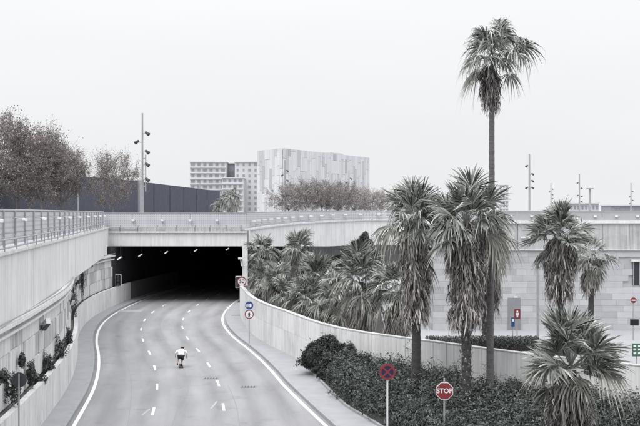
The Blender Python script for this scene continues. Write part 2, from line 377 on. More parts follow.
for u, v in ((211, 378.5), (248.5, 387), (236, 317)):
    x, y = gnd(u, v); z = 0.003 if u != 236 else 0.143
    mb = MB(); mb.box(x-.42, x+.42, y-.28, y+.28, z, z+.008); dc = mb.build('drain_cover', M['tar'], rd)
    for k in range(5):
        mb = MB(); mb.box(x-.36+k*.16, x-.29+k*.16, y-.22, y+.22, z+.008, z+.014); mb.build('bar', M['dsteel'], dc)
x, y = gnd(131, 311); mb = MB(); mb.box(x-1.1, x+1.1, y-1.2, y+1.2, 0.002, 0.006); mb.build('asphalt_patch', M['oldpaint'], rd)
# pavements
s66 = [float(t) for t in np.linspace(14, 112.9, 80)]
mb = MB(); v = []; f = []
for i, yy in enumerate(s66):
    a = road.at(road.sy(yy), wid(3.9)(road.sy(yy))); xr = bedx(yy) if yy < 66.9 else wallx(yy) + 0.05
    v += [(a[0], a[1], 0.14), (max(xr, a[0] + .3), yy, 0.14)]
    if i: f.append((2*i-2, 2*i-1, 2*i+1, 2*i))
mb.add(v, f); pv = tag(mb.build('pavement', M['pave']), kind='structure')
mb = MB(); strip(mb, road, wid(3.7), wid(3.9), -0.05, 0.15, road.sy(14), road.sy(140)); mb.build('kerb', M['kerb'], pv)
mb = MB(); strip(mb, road, -7.95, -7.1, 0.13, s0=road.sy(14), s1=road.sy(140)); pl = tag(mb.build('pavement_verge', M['pave']), kind='structure')
mb = MB(); strip(mb, road, -7.1, -6.88, -0.05, 0.14, road.sy(14), road.sy(140)); mb.build('kerb', M['kerb'], pl)
# planting bed
mb = MB(); v = []; f = []
for i, yy in enumerate(np.linspace(20, 66.9, 40)):
    v += [(bedx(yy), yy, 0.2), (min(wallx(yy) + 0.1, 34), yy, 0.35)]
    if i: f.append((2*i-2, 2*i-1, 2*i+1, 2*i))
mb.add(v, f); tag(mb.build('planting_bed', M['soil']), kind='structure')
mb = MB(); strip(mb, Curve([(bedx(y), y) for y in np.linspace(20, 66.9, 30)], 0), -0.06, 0.06, 0.1, 0.24); tag(mb.build('bed_edging', M['kerb']), kind='structure')
# lower street behind the curved wall
g1 = []
for i in range(0, len(rwall.p), 4):
    a = rwall.at(rwall.s[i], -0.15); g1.append((a[0], a[1], 1.0))
mb = MB(); poly = g1 + [(60, 30, 1.0), (60, 82, 1.0), (33, 82, 1.0), (33, 158, 1.0), (-7.4, 158, 1.0)]
mb.add(poly, [tuple(range(len(poly)))]); tag(mb.build('street', M['street']), kind='structure')
pbed = [rwall.at(x, -.3) for x in np.linspace(1, rwall.sy(60) if False else 59, 30)] + [(4.4, 72), (5.0, 90), (5.6, 112), (-6.5, 112)]
mb = MB(); mb.add([(a, b, 1.03) for a, b in pbed], [tuple(range(len(pbed)))]); tag(mb.build('palm_bed', M['soil']), kind='structure')
mb = MB(); mb.box(6.5, 16, 66.5, 71.5, 0.95, 1.06); tag(mb.build('lawn_strip', M['grass']), kind='structure')
# plaza on top (one sheet, out to the horizon)
pz = [(upper.at(x, -0.2)[0], upper.at(x, -0.2)[1]) for x in (0, upper.L)] + [(-7.6, 113.3)]
pz += [ramp.at(x, -0.4) for x in np.linspace(1, ramp.L - 6, 14)] + [(33.5, 140), (33.5, 90), (3000, 90), (3000, 5000), (-3000, 5000), (-3000, 17.4)]
mb = MB(); n = len(pz); mb.add([(a, b, 7.7) for a, b in pz] + [(a, b, 7.4) for a, b in pz], [tuple(range(n)), tuple(range(2*n-1, n-1, -1))] + [(k, (k+1) % n, n+(k+1) % n, n+k) for k in range(n)])
tag(mb.build('plaza', M['plaza']), kind='structure')

# ------------------------------------------------------------------ left side walls
# upper straight wall (overhangs the curved one)
t = thing('upper_retaining_wall', 'long plain pale concrete wall under the perforated parapet on the left', 'wall', (*upper.at(10), 0))
mb = MB(); strip(mb, upper, -3.8, -0.13, 5.12, 7.68, 0, upper.L, 6); mb.build('wall_core', M['joint'], t, True)
panels(t, 'wall_panel', upper, -0.13, 0.13, 5.1, 7.72, 2.45, M['concr'], 0, upper.L, 0.02, 0.006)
mb = MB(); strip(mb, upper, -0.5, 0.10, 7.74, 7.86, 0, upper.L, 6); mb.build('coping', M['conc'], t, True)
# perforated parapet on it
t = thing('perforated_parapet', 'perforated metal parapet with rail and spotlights on top of the left wall', 'parapet', (*upper.at(10), 7.86))
panels(t, 'perforated_panel', upper, -0.55, 0.04, 8.0, 9.36, 3.2, M['perfy'], 0, upper.L, 0.03)
for zz, dd, r in ((9.42, -0.53, 0.05), (7.98, 0.02, 0.035), (8.3, 0.05, 0.03)):
    mb = MB(); mb.tube([(*upper.at(x, dd), zz) for x in np.linspace(0, upper.L, 24)], r, 6); mb.build('rail', M['steel'], t, True)
x = 1.0
while x < upper.L:
    a = upper.at(x, -0.45); b = upper.at(x, 0.05)
    mb = MB(); mb.tube([(*a, 7.86), (*a, 9.4)], 0.04, 6); mb.build('post', M['steel'], t, True)
    mb = MB(); mb.tube([(*a, 8.5), (*upper.at(x, -.1), 8.52), (*b, 8.3), (*b, 7.85)], 0.022, 6); mb.build('bracket', M['steel'], t, True); x += 3.2
dirv = np.array(upper.at(30)) - np.array(upper.at(29)); rzu = math.atan2(dirv[1], dirv[0])
for uu in (1, 25, 44, 59, 70, 80, 89, 95.5, 100, 104):
    k = (uu - 320) / 1100; yy = 6.12 / (-0.137 - k) if uu < 93 else {95.5: 92, 100: 99, 104: 106}[uu]
    s_ = float(np.interp(yy, upper.p[:, 1], upper.s)); p = upper.at(s_, 0.0)
    o = ubox('spotlight', M['lampw'], t, (p[0] - t.location.x, p[1] - t.location.y, 9.02 - 7.86), (0.20, 0.36, 0.10), rzu - R(90)); o.rotation_euler.y = R(14)
    q = upper.at(s_, -0.5); mb = MB(); mb.tube([(*q, 9.1), (*p, 9.04)], 0.025, 5); mb.build('spotlight_arm', M['steel'], t, True)
# panelled curved wall
sA, sB = road.sy(16), road.sy(110.5)
t = thing('panelled_retaining_wall', 'curved concrete wall of offset rectangular panels above the planted ledge', 'wall', (*road.at(sA + 20, -8.9), 1.9))
mb = MB(); strip(mb, road, -9.2, -8.56, 0, 5.1, sA, sB); mb.build('wall_core', M['joint'], t, True)
for r_ in range(3):
    s = sA + random.uniform(0, 1)
    while s < sB - 1:
        ln = random.choice([1.3, 1.6, 1.6, 2.0, 2.4]); mb = MB(); j = random.choice([-0.05, -0.01, 0.0, 0.03, 0.05])
        strip(mb, road, -8.6, -8.45 + j, 1.86 + r_*1.02 + 0.012, 1.86 + (r_+1)*1.02 - 0.012, s + .012, min(s + ln, sB) - .012)
        mb.build('wall_panel', random.choice([M['conc'], M['concd'], M['conc']]), t, True); s += ln
for z0, z1, d in ((4.94, 5.08, -8.15), (4.62, 4.72, -8.25)):
    mb = MB(); strip(mb, road, -8.62, d, z0, z1, sA, sB); mb.build('ledge', M['concr'], t, True)
mb = MB(); mb.tube([(*road.at(x, -8.2), 5.22) for x in np.linspace(sA, sB, 60)], 0.035, 5); mb.build('cable_tube', M['steel'], t, True)
# low wall with ledge
t = thing('low_plinth_wall', 'low curved concrete wall along the left edge of the road', 'wall', (*road.at(sA + 20, -7.95), 0))
panels(t, 'wall_panel', road, -8.2, 0.25, 0, 1.9, 2.4, mat('shaded_concrete', (.16, .16, .165), .9, .2, .6, streak=.2), S113 + 4, S113 + 26, 0.02, 0.005)  # same wall past the mouth, tunnel shade put into its colour
panels(t, 'wall_panel', road, -8.2, 0.25, 0, 1.9, 2.4, M['conc'], sA, S113 + 4, 0.02, 0.005, [M['conc'], M['concr'], M['conc']])
mb = MB(); strip(mb, road, -8.17, -7.98, 0, 1.86, sA, road.sy(113) + 26); mb.build('wall_core', M['joint'], t, True)
mb = MB(); strip(mb, road, -8.5, -8.16, 1.72, 1.78, sA, road.sy(113) + 26); mb.build('ledge_soil', M['dirt'], t, True)

# ------------------------------------------------------------------ tunnel and bridge
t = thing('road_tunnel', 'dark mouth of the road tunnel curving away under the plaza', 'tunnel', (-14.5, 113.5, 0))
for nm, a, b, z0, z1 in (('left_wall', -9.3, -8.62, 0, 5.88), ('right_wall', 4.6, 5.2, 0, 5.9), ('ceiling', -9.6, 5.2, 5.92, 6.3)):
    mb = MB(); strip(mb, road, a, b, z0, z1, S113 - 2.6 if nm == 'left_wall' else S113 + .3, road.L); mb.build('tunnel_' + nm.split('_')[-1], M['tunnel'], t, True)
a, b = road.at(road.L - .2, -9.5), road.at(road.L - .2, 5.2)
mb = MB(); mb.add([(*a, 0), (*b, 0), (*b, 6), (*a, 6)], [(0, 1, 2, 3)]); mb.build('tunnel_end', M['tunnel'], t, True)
for i, (u, v, yy) in enumerate(((120, 259, 112.6), (141, 256, 120), (167, 253, 129), (196.5, 251, 136), (228, 249.7, 141))):
    p = at(u, v, yy); l = thing('tunnel_lamp', ['lit lamp at the left corner of the tunnel mouth', 'second lit lamp from the left inside the tunnel', 'third lit lamp from the left inside the tunnel', 'fourth lit lamp from the left inside the tunnel', 'rightmost small lit lamp inside the tunnel'][i], 'lamp', p, R(-35), 'tunnel lamps')
    mb = MB(); mb.box(-.3, .3, -.1, .1, 0, .13); h = mb.build('housing', M['steel'], l); h.rotation_euler.y = R(-28)
    mb = MB(); mb.box(-.27, .27, -.12, -.102, .01, .12); g = mb.build('lens', mat('lamp_glow', (0.8, 0.8, 0.8), emit=((1, .98, .95), .75)), h)
    mb = MB(); mb.tube([(0, .1, .1), (0, .1, 5.92 - p[2])], 0.03, 5); mb.build('hanger', M['dsteel'], l)
# bridge
bx0, bx1 = -22.3, -7.5
t = thing('overpass_bridge', 'pale concrete bridge beam with perforated parapet over the tunnel mouth', 'bridge', ((bx0+bx1)/2, 113, 5.9))
mb = MB(); mb.box(bx0, bx1, 113.0, 114.2, 5.88, 7.25); mb.build('beam', M['concr'], t, True)
mb = MB(); mb.box(bx0, bx1, 112.8, 114.2, 7.253, 7.40); mb.build('beam_ledge', M['conc'], t, True)
mb = MB(); mb.box(bx0, bx1, 113.2, 114.1, 7.403, 7.78); mb.build('deck_edge', M['concd'], t, True)
mb = MB(); mb.box(-7.95, -7.42, 112.7, 114.0, 0, 5.875); mb.build('abutment', M['concr'], t, True)
n = 5; q = (bx1 + .05 - bx0) / n
for i in range(n):
    mb = MB(); mb.box(bx0 + i*q + .02, bx0 + (i+1)*q - .02, 113.35, 113.4, 7.8, 9.26); mb.build('perforated_panel', M['perfx'], t, True)
    for k in (0, .5):
        xx = bx0 + (i+k)*q + .06; mb = MB(); mb.box(xx-.04, xx+.04, 113.42, 113.5, 7.78, 9.24); mb.build('post', M['steel'], t, True)
mb = MB(); mb.box(bx0, bx1, 113.3, 113.48, 9.27, 9.35); mb.build('top_rail', M['steel'], t, True)
mb = MB(); mb.tube([(bx0, 112.9, 7.85), (bx1, 112.9, 7.85)], 0.04, 6); mb.build('rail', M['steel'], t, True)
for u in (120, 138, 157, 176, 195, 210, 226, 241):
    xx = (u-320)*112.9/1100; mb = MB(); mb.tube([(xx, 112.9, 7.4), (xx, 112.9, 7.86), (xx, 113.36, 7.95)], 0.035, 5); mb.build('bracket', M['dsteel'], t, True)
for u in (133, 162, 190, 217):
    xx = (u-320)*113/1100; mb = MB(); mb.box(xx-.13, xx+.13, 113.0, 113.3, 8.45, 8.65); mb.build('spotlight', M['lampw'], t, True)
# curved ramp
t = thing('curved_ramp_bridge', 'curved pale concrete ramp with parapet sweeping behind the palms', 'bridge', (*ramp.at(20), 5))
zr = lambda x: 7.5 + 0.75 * min(1, x / 38); zp = lambda x: 9.3 + 0.25 * min(1, x / 38); zs = lambda x: 5.85 - 0.85 * min(1, x / 30)
mb = MB(); strip(mb, ramp, 0.15, -1.0, zs, zr, 0.1, ramp.L); mb.build('deck', M['joint'], t, True)
panels(t, 'fascia_panel', ramp, 0.15, 0.12, zs, zr, 4.2, M['concr'], 0.1, ramp.L, 0.02, 0.004)
mb = MB(); strip(mb, ramp, -0.3, 0.45, zr, lambda x: zr(x) + 0.14, 0.1, ramp.L); mb.build('coping', M['conc'], t, True)
panels(t, 'perforated_panel', ramp, -0.12, 0.05, lambda x: zr(x) + .18, zp, 3.2, M['perfy'], 0.2, ramp.L, 0.03)
mb = MB(); mb.tube([(*ramp.at(x, -.1), zp(x) + .05) for x in np.linspace(.1, ramp.L, 40)], 0.05, 6); mb.build('rail', M['steel'], t, True)
mb = MB(); mb.tube([(*ramp.at(x, .42), zr(x) + .42) for x in np.linspace(.1, ramp.L, 40)], 0.04, 6); mb.build('rail', M['steel'], t, True)
for x in np.linspace(2, ramp.L - 6, 20):
    a = ramp.at(x, 0.3); b = ramp.at(x, -.1)
    o = ubox('spotlight', M['lampw'], t, (a[0]-t.location.x, a[1]-t.location.y, zr(x) + .92 - t.location.z), (0.42, 0.3, 0.16))
    mb = MB(); mb.tube([(*ramp.at(x, .42), zr(x)), (*ramp.at(x, .42), zr(x) + .42), (*b, zr(x) + .5)], 0.03, 5); mb.build('bracket', M['steel'], t, True)
mb = MB(); strip(mb, ramp, -5.2, -4.8, 0.9, 7.4, 27, ramp.L - 2); mb.build('rear_wall', M['concd'], t, True)
for x in (27, 40):
    a = ramp.at(x, -3); mb = MB(); mb.tube([(*a, 0.9), (*a, 5.2)], 0.5, 16); mb.build('pier', M['conc'], t, True)

# right curved wall
wt = lambda dz: (lambda x: 2.84 + dz - 1.15*max(0.0, 1 - x/20.0)**1.5)
t = thing('curved_retaining_wall', 'long curved pale concrete wall between the road bed and the palms', 'wall', (*rwall.at(40), 0))
mb = MB(); strip(mb, rwall, -0.06, -0.28, 0, wt(-.01), 0.1, rwall.L); mb.build('wall_core', M['joint'], t, True)
panels(t, 'wall_panel', rwall, -0.08, 0.08, 0, 1.62, 2.9, M['conc'], 0.1, rwall.L, 0.025, 0.004, [M['conc'], M['concr'], M['conc']])
panels(t, 'wall_panel', rwall, -0.08, 0.08, 1.63, wt(-.02), 2.9, M['conc'], 0.1, rwall.L, 0.025, 0.004, [M['conc'], M['concr'], M['conc']])
mb = MB(); strip(mb, rwall, -0.31, 0.012, wt(-.005), wt(.05), 0.1, rwall.L); mb.build('coping', M['concd'], t, True)

# ------------------------------------------------------------------ grey stone-clad building on the right
gx0, gx1, gy, gz = 8.0, 32.0, 78.0, 1.0
t = thing('stone_clad_building', 'long low grey stone-clad building behind the right-hand palms', 'building', (20, gy, gz))
mb = MB(); mb.box(gx0, gx1, gy, gy + 25, gz - .3, 8.55); mb.build('wall', mat('joint_mortar', (0.40, .403, .412)), t, True)
stm = [mat('stone_%d' % i, (c, c*1.01, c*1.05), 0.85, 0.07, 2.0, bump=0.2) for i, c in enumerate((0.385, 0.42, 0.435, 0.445, 0.46, 0.49))]
mat('upper_conc', (0.46, 0.465, 0.48), 0.9, 0.08, 0.6, streak=0.12)
rows = 13; rh = (6.62 - gz) / rows
wx0, wx1, wz0, wz1 = 22.15, 24.6, 4.2, 5.85
for r_ in range(rows):
    x = gx0; z0 = gz + r_*rh
    while x < gx1 - .2:
        ln = min(random.choice([0.75, 1.1, 1.1, 1.5, 1.9]), gx1 - x)
        if not (x + ln > wx0 and x < wx1 and z0 + rh > wz0 and z0 < wz1) and x < 27:
            ubox('stone', random.choice(stm), t, (x + ln/2 - 20, -0.04 + random.uniform(-.004, .004), z0 + rh/2 - gz), (ln - .008, .1, rh - .008))
        x += ln
for r_ in range(rows):
    y_ = gy + .1
    while y_ < gy + 24.5:
        ln = min(random.choice([3.2, 4.5, 6.0]), gy + 25 - y_); ubox('stone', random.choice(stm), t, (gx0 - .04 - 20, y_ + ln/2 - gy, (r_ + .5)*rh), (.1, ln - .01, rh - .008)); y_ += ln
mb = MB(); mb.box(gx0 - .08, gx0 - .003, gy, gy + 25, 6.72, 8.52); mb.build('upper_panel', mat('upper_conc', (0, 0, 0)), t, True)
mb = MB(); mb.box(27, gx1, gy - .06, gy - .001, gz, 6.62); mb.build('end_wall', stm[2], t, True)
for i in range(8):
    x0 = gx0 + i*3; mb = MB(); mb.box(x0 + .015, x0 + 2.985, gy - .12, gy - .003, 6.72, 8.52); mb.build('upper_panel', M['concd'] if i % 3 == 1 else mat('upper_conc', (0.46, 0.465, 0.48), 0.9, 0.08, 0.6, streak=0.12), t, True)
    mb = MB(); mb.box(x0 + .02, x0 + 2.98, gy - .02, gy + .05, 8.76, 9.38); mb.build('parapet_panel', mat('parapet_grey', (0.38, 0.385, 0.40), 0.8, 0.08, 0.6), t, True)
mb = MB(); mb.box(gx0, gx1, gy - .2, gy - .002, 6.64, 6.715); mb.build('string_course', M['concr'], t, True)
mb = MB(); mb.box(gx0, gx1, gy - .26, gy + .4, 8.56, 8.74); mb.build('cornice', M['concr'], t, True)
mb = MB(); mb.box(gx0, gx1, gy - .05, gy + .08, 9.385, 9.44); mb.build('top_rail', M['steel'], t, True)
for i in range(14):
    mb = MB(); mb.box(gx0 + .9 + i*1.5, gx0 + 1.1 + i*1.5, gy - .12, gy - .03, 9.0, 9.12); mb.build('spotlight', M['lampw'], t, True)
for x0 in (14.2, 14.75):
    mb = MB(); mb.box(x0, x0 + .34, gy - .2, gy - .125, 7.52, 7.62); mb.build('wall_light', M['lampw'], t, True)
wnd = MB().box(wx0, wx1, gy - .05, gy - .005, wz0, wz1).build('window', M['glass'], t, True)
for k in range(6):
    xx = wx0 + .02 + k*.42; mb = MB(); mb.box(xx, xx + .07, gy - .14, gy - .052, wz0, wz1); mb.build('mullion', M['steel'], wnd).location = (-t.location.x, -t.location.y, -t.location.z)
mb = MB(); mb.box(wx0 - .15, wx1, gy - .3, gy - .05, wz1 + .003, wz1 + .15); mb.build('window_canopy', M['concr'], t, True)
mb = MB(); mb.box(13.3, 14.2, gy - .13, gy - .1, gz, 3.3); d_ = mb.build('door', mat('grey_door', (0.24, 0.245, 0.26), .6), t, True)
mb = MB(); mb.box(13.75, 14.0, gy - .12, gy - .095, 3.15, 3.4); mb.build('wall_plate', M['white'], t, True)

# ------------------------------------------------------------------ palms
def frond_mesh(name, elev, seed, m, droop=0.55, L=1.05, Lp=0.95, nseg=24, hang=0.12, A=1.8, cup=-.10, e2d=8):
    r = random.Random(seed); mb = MB()
    bend = R(14 + 10*r.random()); pts = []; p = Vector((0.06, 0, 0)); e = elev
    for i in range(6):
        pts.append(p.copy()); p = p + Vector((math.cos(e), 0, math.sin(e))) * (Lp / 5); e -= bend / 5
    mb.tube(pts, [0.026, 0.022, 0.018, 0.015, 0.013, 0.01], 4, False)
    hub = pts[-1]; e2 = e - R(e2d); d = Vector((math.cos(e2), 0, math.sin(e2))); s = Vector((0, 1, 0)); n = Vector((-math.sin(e2), 0, math.cos(e2)))
    roll = r.uniform(-.7, .7); s, n = s*math.cos(roll) + n*math.sin(roll), n*math.cos(roll) - s*math.sin(roll)
    da = 2*A/nseg
    for i in range(nseg):
        if r.random() < .07: continue
        a = -A + da*(i + .5) + r.uniform(-.05, .05); l = L*(0.68 + 0.32*math.cos(a*.72)) * r.uniform(.74, 1.1)
        dr = droop * r.uniform(.5, 1.5) * (2.2 if r.random() < .1 else 1)
        def pt(f, ang, lift=0):
            q = hub + (d*math.cos(ang) + s*math.sin(ang)) * (f*l) + n*(cup*l*f*abs(math.sin(ang))) + n*lift
            g = max(0, f - .42); q.z -= dr*l*g*g*2.2; return q
        w2 = da*.5
        v = [pt(.04, a), pt(.32, a-w2), pt(.32, a, .035*l), pt(.32, a+w2), pt(.58, a-w2*.9), pt(.58, a, .045*l), pt(.58, a+w2*.9),
             pt(.82, a-w2*.36), pt(.82, a+w2*.36)]
        tip = pt(1.0, a); ht = tip + Vector((r.uniform(-.03, .03), r.uniform(-.03, .03), -hang*r.uniform(.2, 1.6)))
        sd_ = (pt(.82, a+w2*.36) - pt(.82, a-w2*.36)) * .18
        v += [tip - sd_, tip + sd_, ht]
        mb.add(v, [(0, 2, 1), (0, 3, 2), (1, 2, 5, 4), (2, 3, 6, 5), (4, 5, 7), (5, 8, 7), (5, 6, 8), (7, 8, 10, 9), (9, 10, 11)])
    me = bpy.data.meshes.new(name); me.from_pydata(mb.v, [], mb.f); me.materials.append(m); return me
ELEV = [78, 58, 36, 12, -14, -40]
FR = {}
for key, mm, dr, hg, A_, cup_, e2_ in (('std', M['leaf'], .45, .10, 1.75, .05, 6), ('droopy', M['leaf'], 0.65, .25, 1.7, -.05, 6), ('stiff', M['leaf'], .14, .05, 1.5, .22, 0), ('dry', M['leafy'], .8, .4, 1.3, -.2, 14)):
    FR[key] = [[frond_mesh('frond_%s' % key, R(e), 31*i + 7*k, mm, dr, hang=hg, A=A_, cup=cup_, e2d=e2_, nseg=26, Lp=(.45, .65, .82, .95, 1.1)[k]) for k in range(5)] for i, e in enumerate(ELEV)]

def skirt(parent, z0, z1, r0, rad, nl, seed, zc):
    r = random.Random(seed); V = []; F = []
    for i in range(nl):
        f = (i + r.random()) / nl; z = z0 + (z1 - z0) * f
        th = r.uniform(0, 2*math.pi); ro = rad * (0.55 + .5*r.random()) * (0.72 + .28*f if f < .5 else 0.86 + .14*math.sin(f*3.1)); ln = r.uniform(.45, 1.0)
        out = np.array([math.cos(th), math.sin(th), 0]); side = np.array([-math.sin(th), math.cos(th), 0])
        for k in range(9):
            sp = r.uniform(-1, 1)*r.choice((1, 1, 1.5)); wd = r.uniform(.012, .036); a0 = out*r0 + np.array([0, 0, z])
            a1 = out*(ro*.7) + side*sp*.12 + np.array([0, 0, z - .12 + r.uniform(-.1, .1)])
            a2 = out*(ro + r.uniform(-.06, .06)) + side*sp*.26 + np.array([0, 0, z - ln*.5])
            a3 = out*(ro*.95 + r.uniform(-.2, .2)) + side*(sp*.30 + r.uniform(-.12, .12)) + np.array([0, 0, z - ln*r.uniform(.8, 1.15)])
            b = len(V); sv = side*wd*math.cos(k) + out*wd*math.sin(k)*.6
            V += [a0 - sv*.4, a0 + sv*.4, a1 - sv, a1 + sv, a2 - sv, a2 + sv, a3 - sv*.3, a3 + sv*.3]
            F += [(b, b+1, b+3, b+2), (b+2, b+3, b+5, b+4), (b+4, b+5, b+7, b+6)]
    V = np.array(V); V[:, 2] = np.maximum(V[:, 2], 0.05)
    o = np_mesh('dead_leaf_skirt', V, F, M['dead'], parent); o['kind'] = 'stuff'; return o

def palm(label, x, y, zg, zc, sc=1.0, nf=34, style='std', tr=(.2, .15), sk=None, seed=1, dry=3, boots=None, group='fan palms', lean=(0, 0), emin=0, full=True, spread=None, tm='ptrunk'):
    r = random.Random(seed)
    t = thing('fan_palm', label, 'palm tree', (x, y, zg), 0, group); hgt = zc - zg
    # trunk with ring scars
    mb = MB(); n = max(8, int(hgt / .16)); pts = []; rr = []
    for i in range(n + 1):
        f = i / n; flare = 0.5*math.exp(-f*hgt/.35)
        pts.append((lean[0]*f*f + .02*math.sin(f*9 + seed), lean[1]*f*f, hgt*f)); rr.append((tr[0] + (tr[1]-tr[0])*f) * (1 + .05*(i % 2) + .03*r.random() + flare*.5))
    mb.tube(pts, rr, 14); mb.build('trunk', M[tm], t, smooth=False)
    top = pts[-1]
    if sk:
        skirt(t, sk[0] - zg, sk[1] - zg, tr[1], sk[2], sk[3], seed, hgt)
    if boots:
        bm = MB()
        z = boots[0] - zg; k = 0
        while z < boots[1] - zg:
            th = k*2.4; rd_ = tr[0]*1.02; o = Vector((math.cos(th), math.sin(th), 0)); s = Vector((-math.sin(th), math.cos(th), 0)); c = o*rd_ + Vector((0, 0, z))
            bm.add([c - s*.07, c + s*.07, c + s*.035 + o*.11 + Vector((0, 0, .17)), c - s*.035 + o*.11 + Vector((0, 0, .17)), c + Vector((0, 0, .2))], [(0, 1, 2, 3), (3, 2, 4)]); z += .045; k += 1
        b_ = bm.build('leaf_boots', M['boot'], t); b_['kind'] = 'stuff'
    wts = spread or [3, 6, 8, 8, 6, 3]
    k = 0
    for i in range(nf):
        cls = r.choices(range(6), wts)[0]
        key = 'dry' if (cls >= 3 and r.random() < dry / 10) else {'std': ('stiff', 'stiff', 'std', 'std', 'std', 'droopy'), 'droopy': ('stiff', 'stiff', 'std', 'std', 'std', 'droopy'), 'stiff': ('stiff',)*4 + ('std', 'std'), 'weep': ('std',) + ('droopy',)*5}[style][cls]
        o = bpy.data.objects.new('frond', r.choice(FR[key][cls])); link(o, t)
        zz = top[2] + sc*((.25, .15, .02, -.15, -.45, -.8)[cls] + r.uniform(-.12, .12))
        o.location = (top[0], top[1], zz); s_ = sc * r.uniform(.78, 1.16) * (1, 1, 1, 1, .92, .78)[cls]; o.scale = (s_, s_*r.choice([-1, 1]), s_)
        o.rotation_euler = (r.uniform(-.12, .12), r.uniform(-.24, .24), i*2.39996 + r.uniform(-.25, .25))
    return t

P = lambda u, v, Y: at(u, v, Y)
def palmuv(label, u, v, Y, zg, **k):
    p = P(u, v, Y); return palm(label, p[0], Y, zg, p[2], **k)
palmuv('tall slender fan palm rising high above everything else', 490.5, 56, 50, .3, sc=1.0, nf=32, style='weep', tr=(.17, .105), sk=(14.6, 16.1, .5, 80), seed=3, dry=1.0, lean=(.12, 0), spread=[5, 8, 9, 8, 4, 1], tm='ptrunk2')
palmuv('shaggy fan palm with bare lower trunk behind the no-stopping sign', 416, 225, 52, .3, sc=1.12, nf=42, tr=(.21, .17), sk=(4.6, 9.0, .78, 320), seed=11, dry=3, spread=[6, 9, 9, 8, 4, 1])
palmuv('shaggiest fan palm with scaly trunk standing behind the stop sign', 466, 227, 48.8, .3, sc=1.16, nf=48, style='std', tr=(.22, .17), sk=(4.7, 9.0, .95, 420), seed=12, dry=3, boots=(.5, 4.4), spread=[8, 9, 9, 9, 5, 2])
palmuv('fan palm with scaly trunk behind the wall, beside the tall palm trunk', 486, 240, 60, 1.0, sc=1.05, nf=32, style='std', tr=(.22, .17), sk=(4.4, 8.0, .95, 220), seed=13, dry=5, boots=(1.2, 5))
palmuv('fan palm with dark rounded crown and long brown skirt before the stone building', 560, 238, 60, 1.0, sc=1.05, nf=46, style='stiff', tr=(.22, .18), sk=(5.0, 8.1, .95, 260), seed=14, dry=3, spread=[5, 8, 10, 9, 4, 1])
palmuv('small fan palm just right of the brown-skirted one', 591, 258, 66, 1.0, sc=.8, nf=32, style='std', tr=(.18, .15), sk=(5.0, 6.4, .65, 70), seed=15)
palmuv('young broad fan palm nearest the camera at lower right', 570, 369, 38, .3, sc=1.06, nf=58, style='stiff', tr=(.26, .22), sk=(1.0, 3.75, .85, 240), seed=16, dry=3, spread=[6, 11, 13, 14, 5, 0])
grp = 'palms massed behind the curved wall'
for i, (lab, u, v, Y, sc, sk, sd_, st) in enumerate((
    ('fan palm closest to the tunnel abutment', 263, 254, 96, 1.0, (3.6, 5.4, .8, 40), 21, 'std'),
    ('palm with the highest crown in the mass, under the ramp', 299, 250, 92, 1.02, (3.6, 6.0, .8, 60), 22, 'std'),
    ('low palm crown just above the wall by the round blue sign', 276, 284, 86, .85, (2.0, 3.4, .6, 30), 23, 'std'),
    ('palm in the middle of the massed palms', 319, 281, 78, 1.05, (2.6, 4.4, .8, 60), 24, 'stiff'),
    ('widest palm with a thick pale skirt reaching the wall', 360, 282, 68, 1.2, (2.0, 4.6, 1.05, 120), 25, 'std'),
    ('low palm crouching behind the wall left of the widest palm', 306, 301, 76, .95, (1.6, 2.9, .6, 30), 26, 'std'),
    ('palm half hidden behind the shaggy palm', 397, 292, 64, 1.0, (2.0, 4.0, .85, 90), 27, 'std'),
    ('palm low between the widest palm and the middle one', 336, 300, 72, 1.0, (1.6, 3.2, .8, 50), 28, 'std'),
    ('small palm filling the gap below the highest crown', 290, 296, 82, .85, (1.6, 2.8, .6, 40), 30, 'std'),
    ('palm at the left end of the mass, tucked behind the wall', 262, 279, 90, .8, (2.2, 3.6, .6, 30), 29, 'std'))):
    palmuv(lab, u, v, Y, 1.0, sc=sc, nf=44, style=st, tr=(.24, .2), sk=(sk[0]*.7 + .3, sk[1], sk[2], sk[3]*2), seed=sd_, dry=3.5, group=grp, spread=[5, 9, 10, 10, 6, 4])
palmuv('small distant palm in front of the apartment blocks', 232, 199, 150, 7.7, sc=1.0, nf=40, style='weep', tr=(.2, .18), seed=41, group='palms on the plaza')
palmuv('tiny drooping palm left of the other distant palm', 219, 206, 150, 7.7, sc=.7, nf=28, style='weep', tr=(.15, .14), seed=42, group='palms on the plaza')

# ------------------------------------------------------------------ shrubs
def leaves(centres, normals, size, asp=.36, seed=1, flat=.5):
    g = np.random.default_rng(seed); n = len(centres)
    d = g.normal(size=(n, 3)); nrm = normals + g.normal(size=(n, 3))*flat; nrm /= np.linalg.norm(nrm, axis=1)[:, None]
    d -= nrm*np.sum(d*nrm, axis=1)[:, None]; d /= np.linalg.norm(d, axis=1)[:, None]; s = np.cross(nrm, d)
    L = (size*g.uniform(.65, 1.35, n))[:, None]; W = L*asp
    V = np.stack([centres - d*L*.5, centres + s*W*.5 + d*L*.05, centres + d*L*.5 + nrm*L*-.08, centres - s*W*.5 + d*L*.05], 1).reshape(-1, 3)
    return V, np.arange(n*4).reshape(-1, 4)
def dome(c, r, n, g, zsc=1.0, full=False, lump=.22):
    d = g.normal(size=(n, 3)); d /= np.linalg.norm(d, axis=1)[:, None]
    if not full: d[:, 2] = np.abs(d[:, 2])*1.0 - .15
    k = g.normal(size=(5, 3))*2.2; ph = g.uniform(0, 6, 5)
    rad = 1 + lump*sum(np.sin(d @ k[i] * 2 + ph[i]) for i in range(5))/2.2
    rad *= 1 - .28*g.random(n)**1.5
    p = np.array(c) + d*rad[:, None]*np.array(r)*np.array([1, 1, zsc]); return p, d
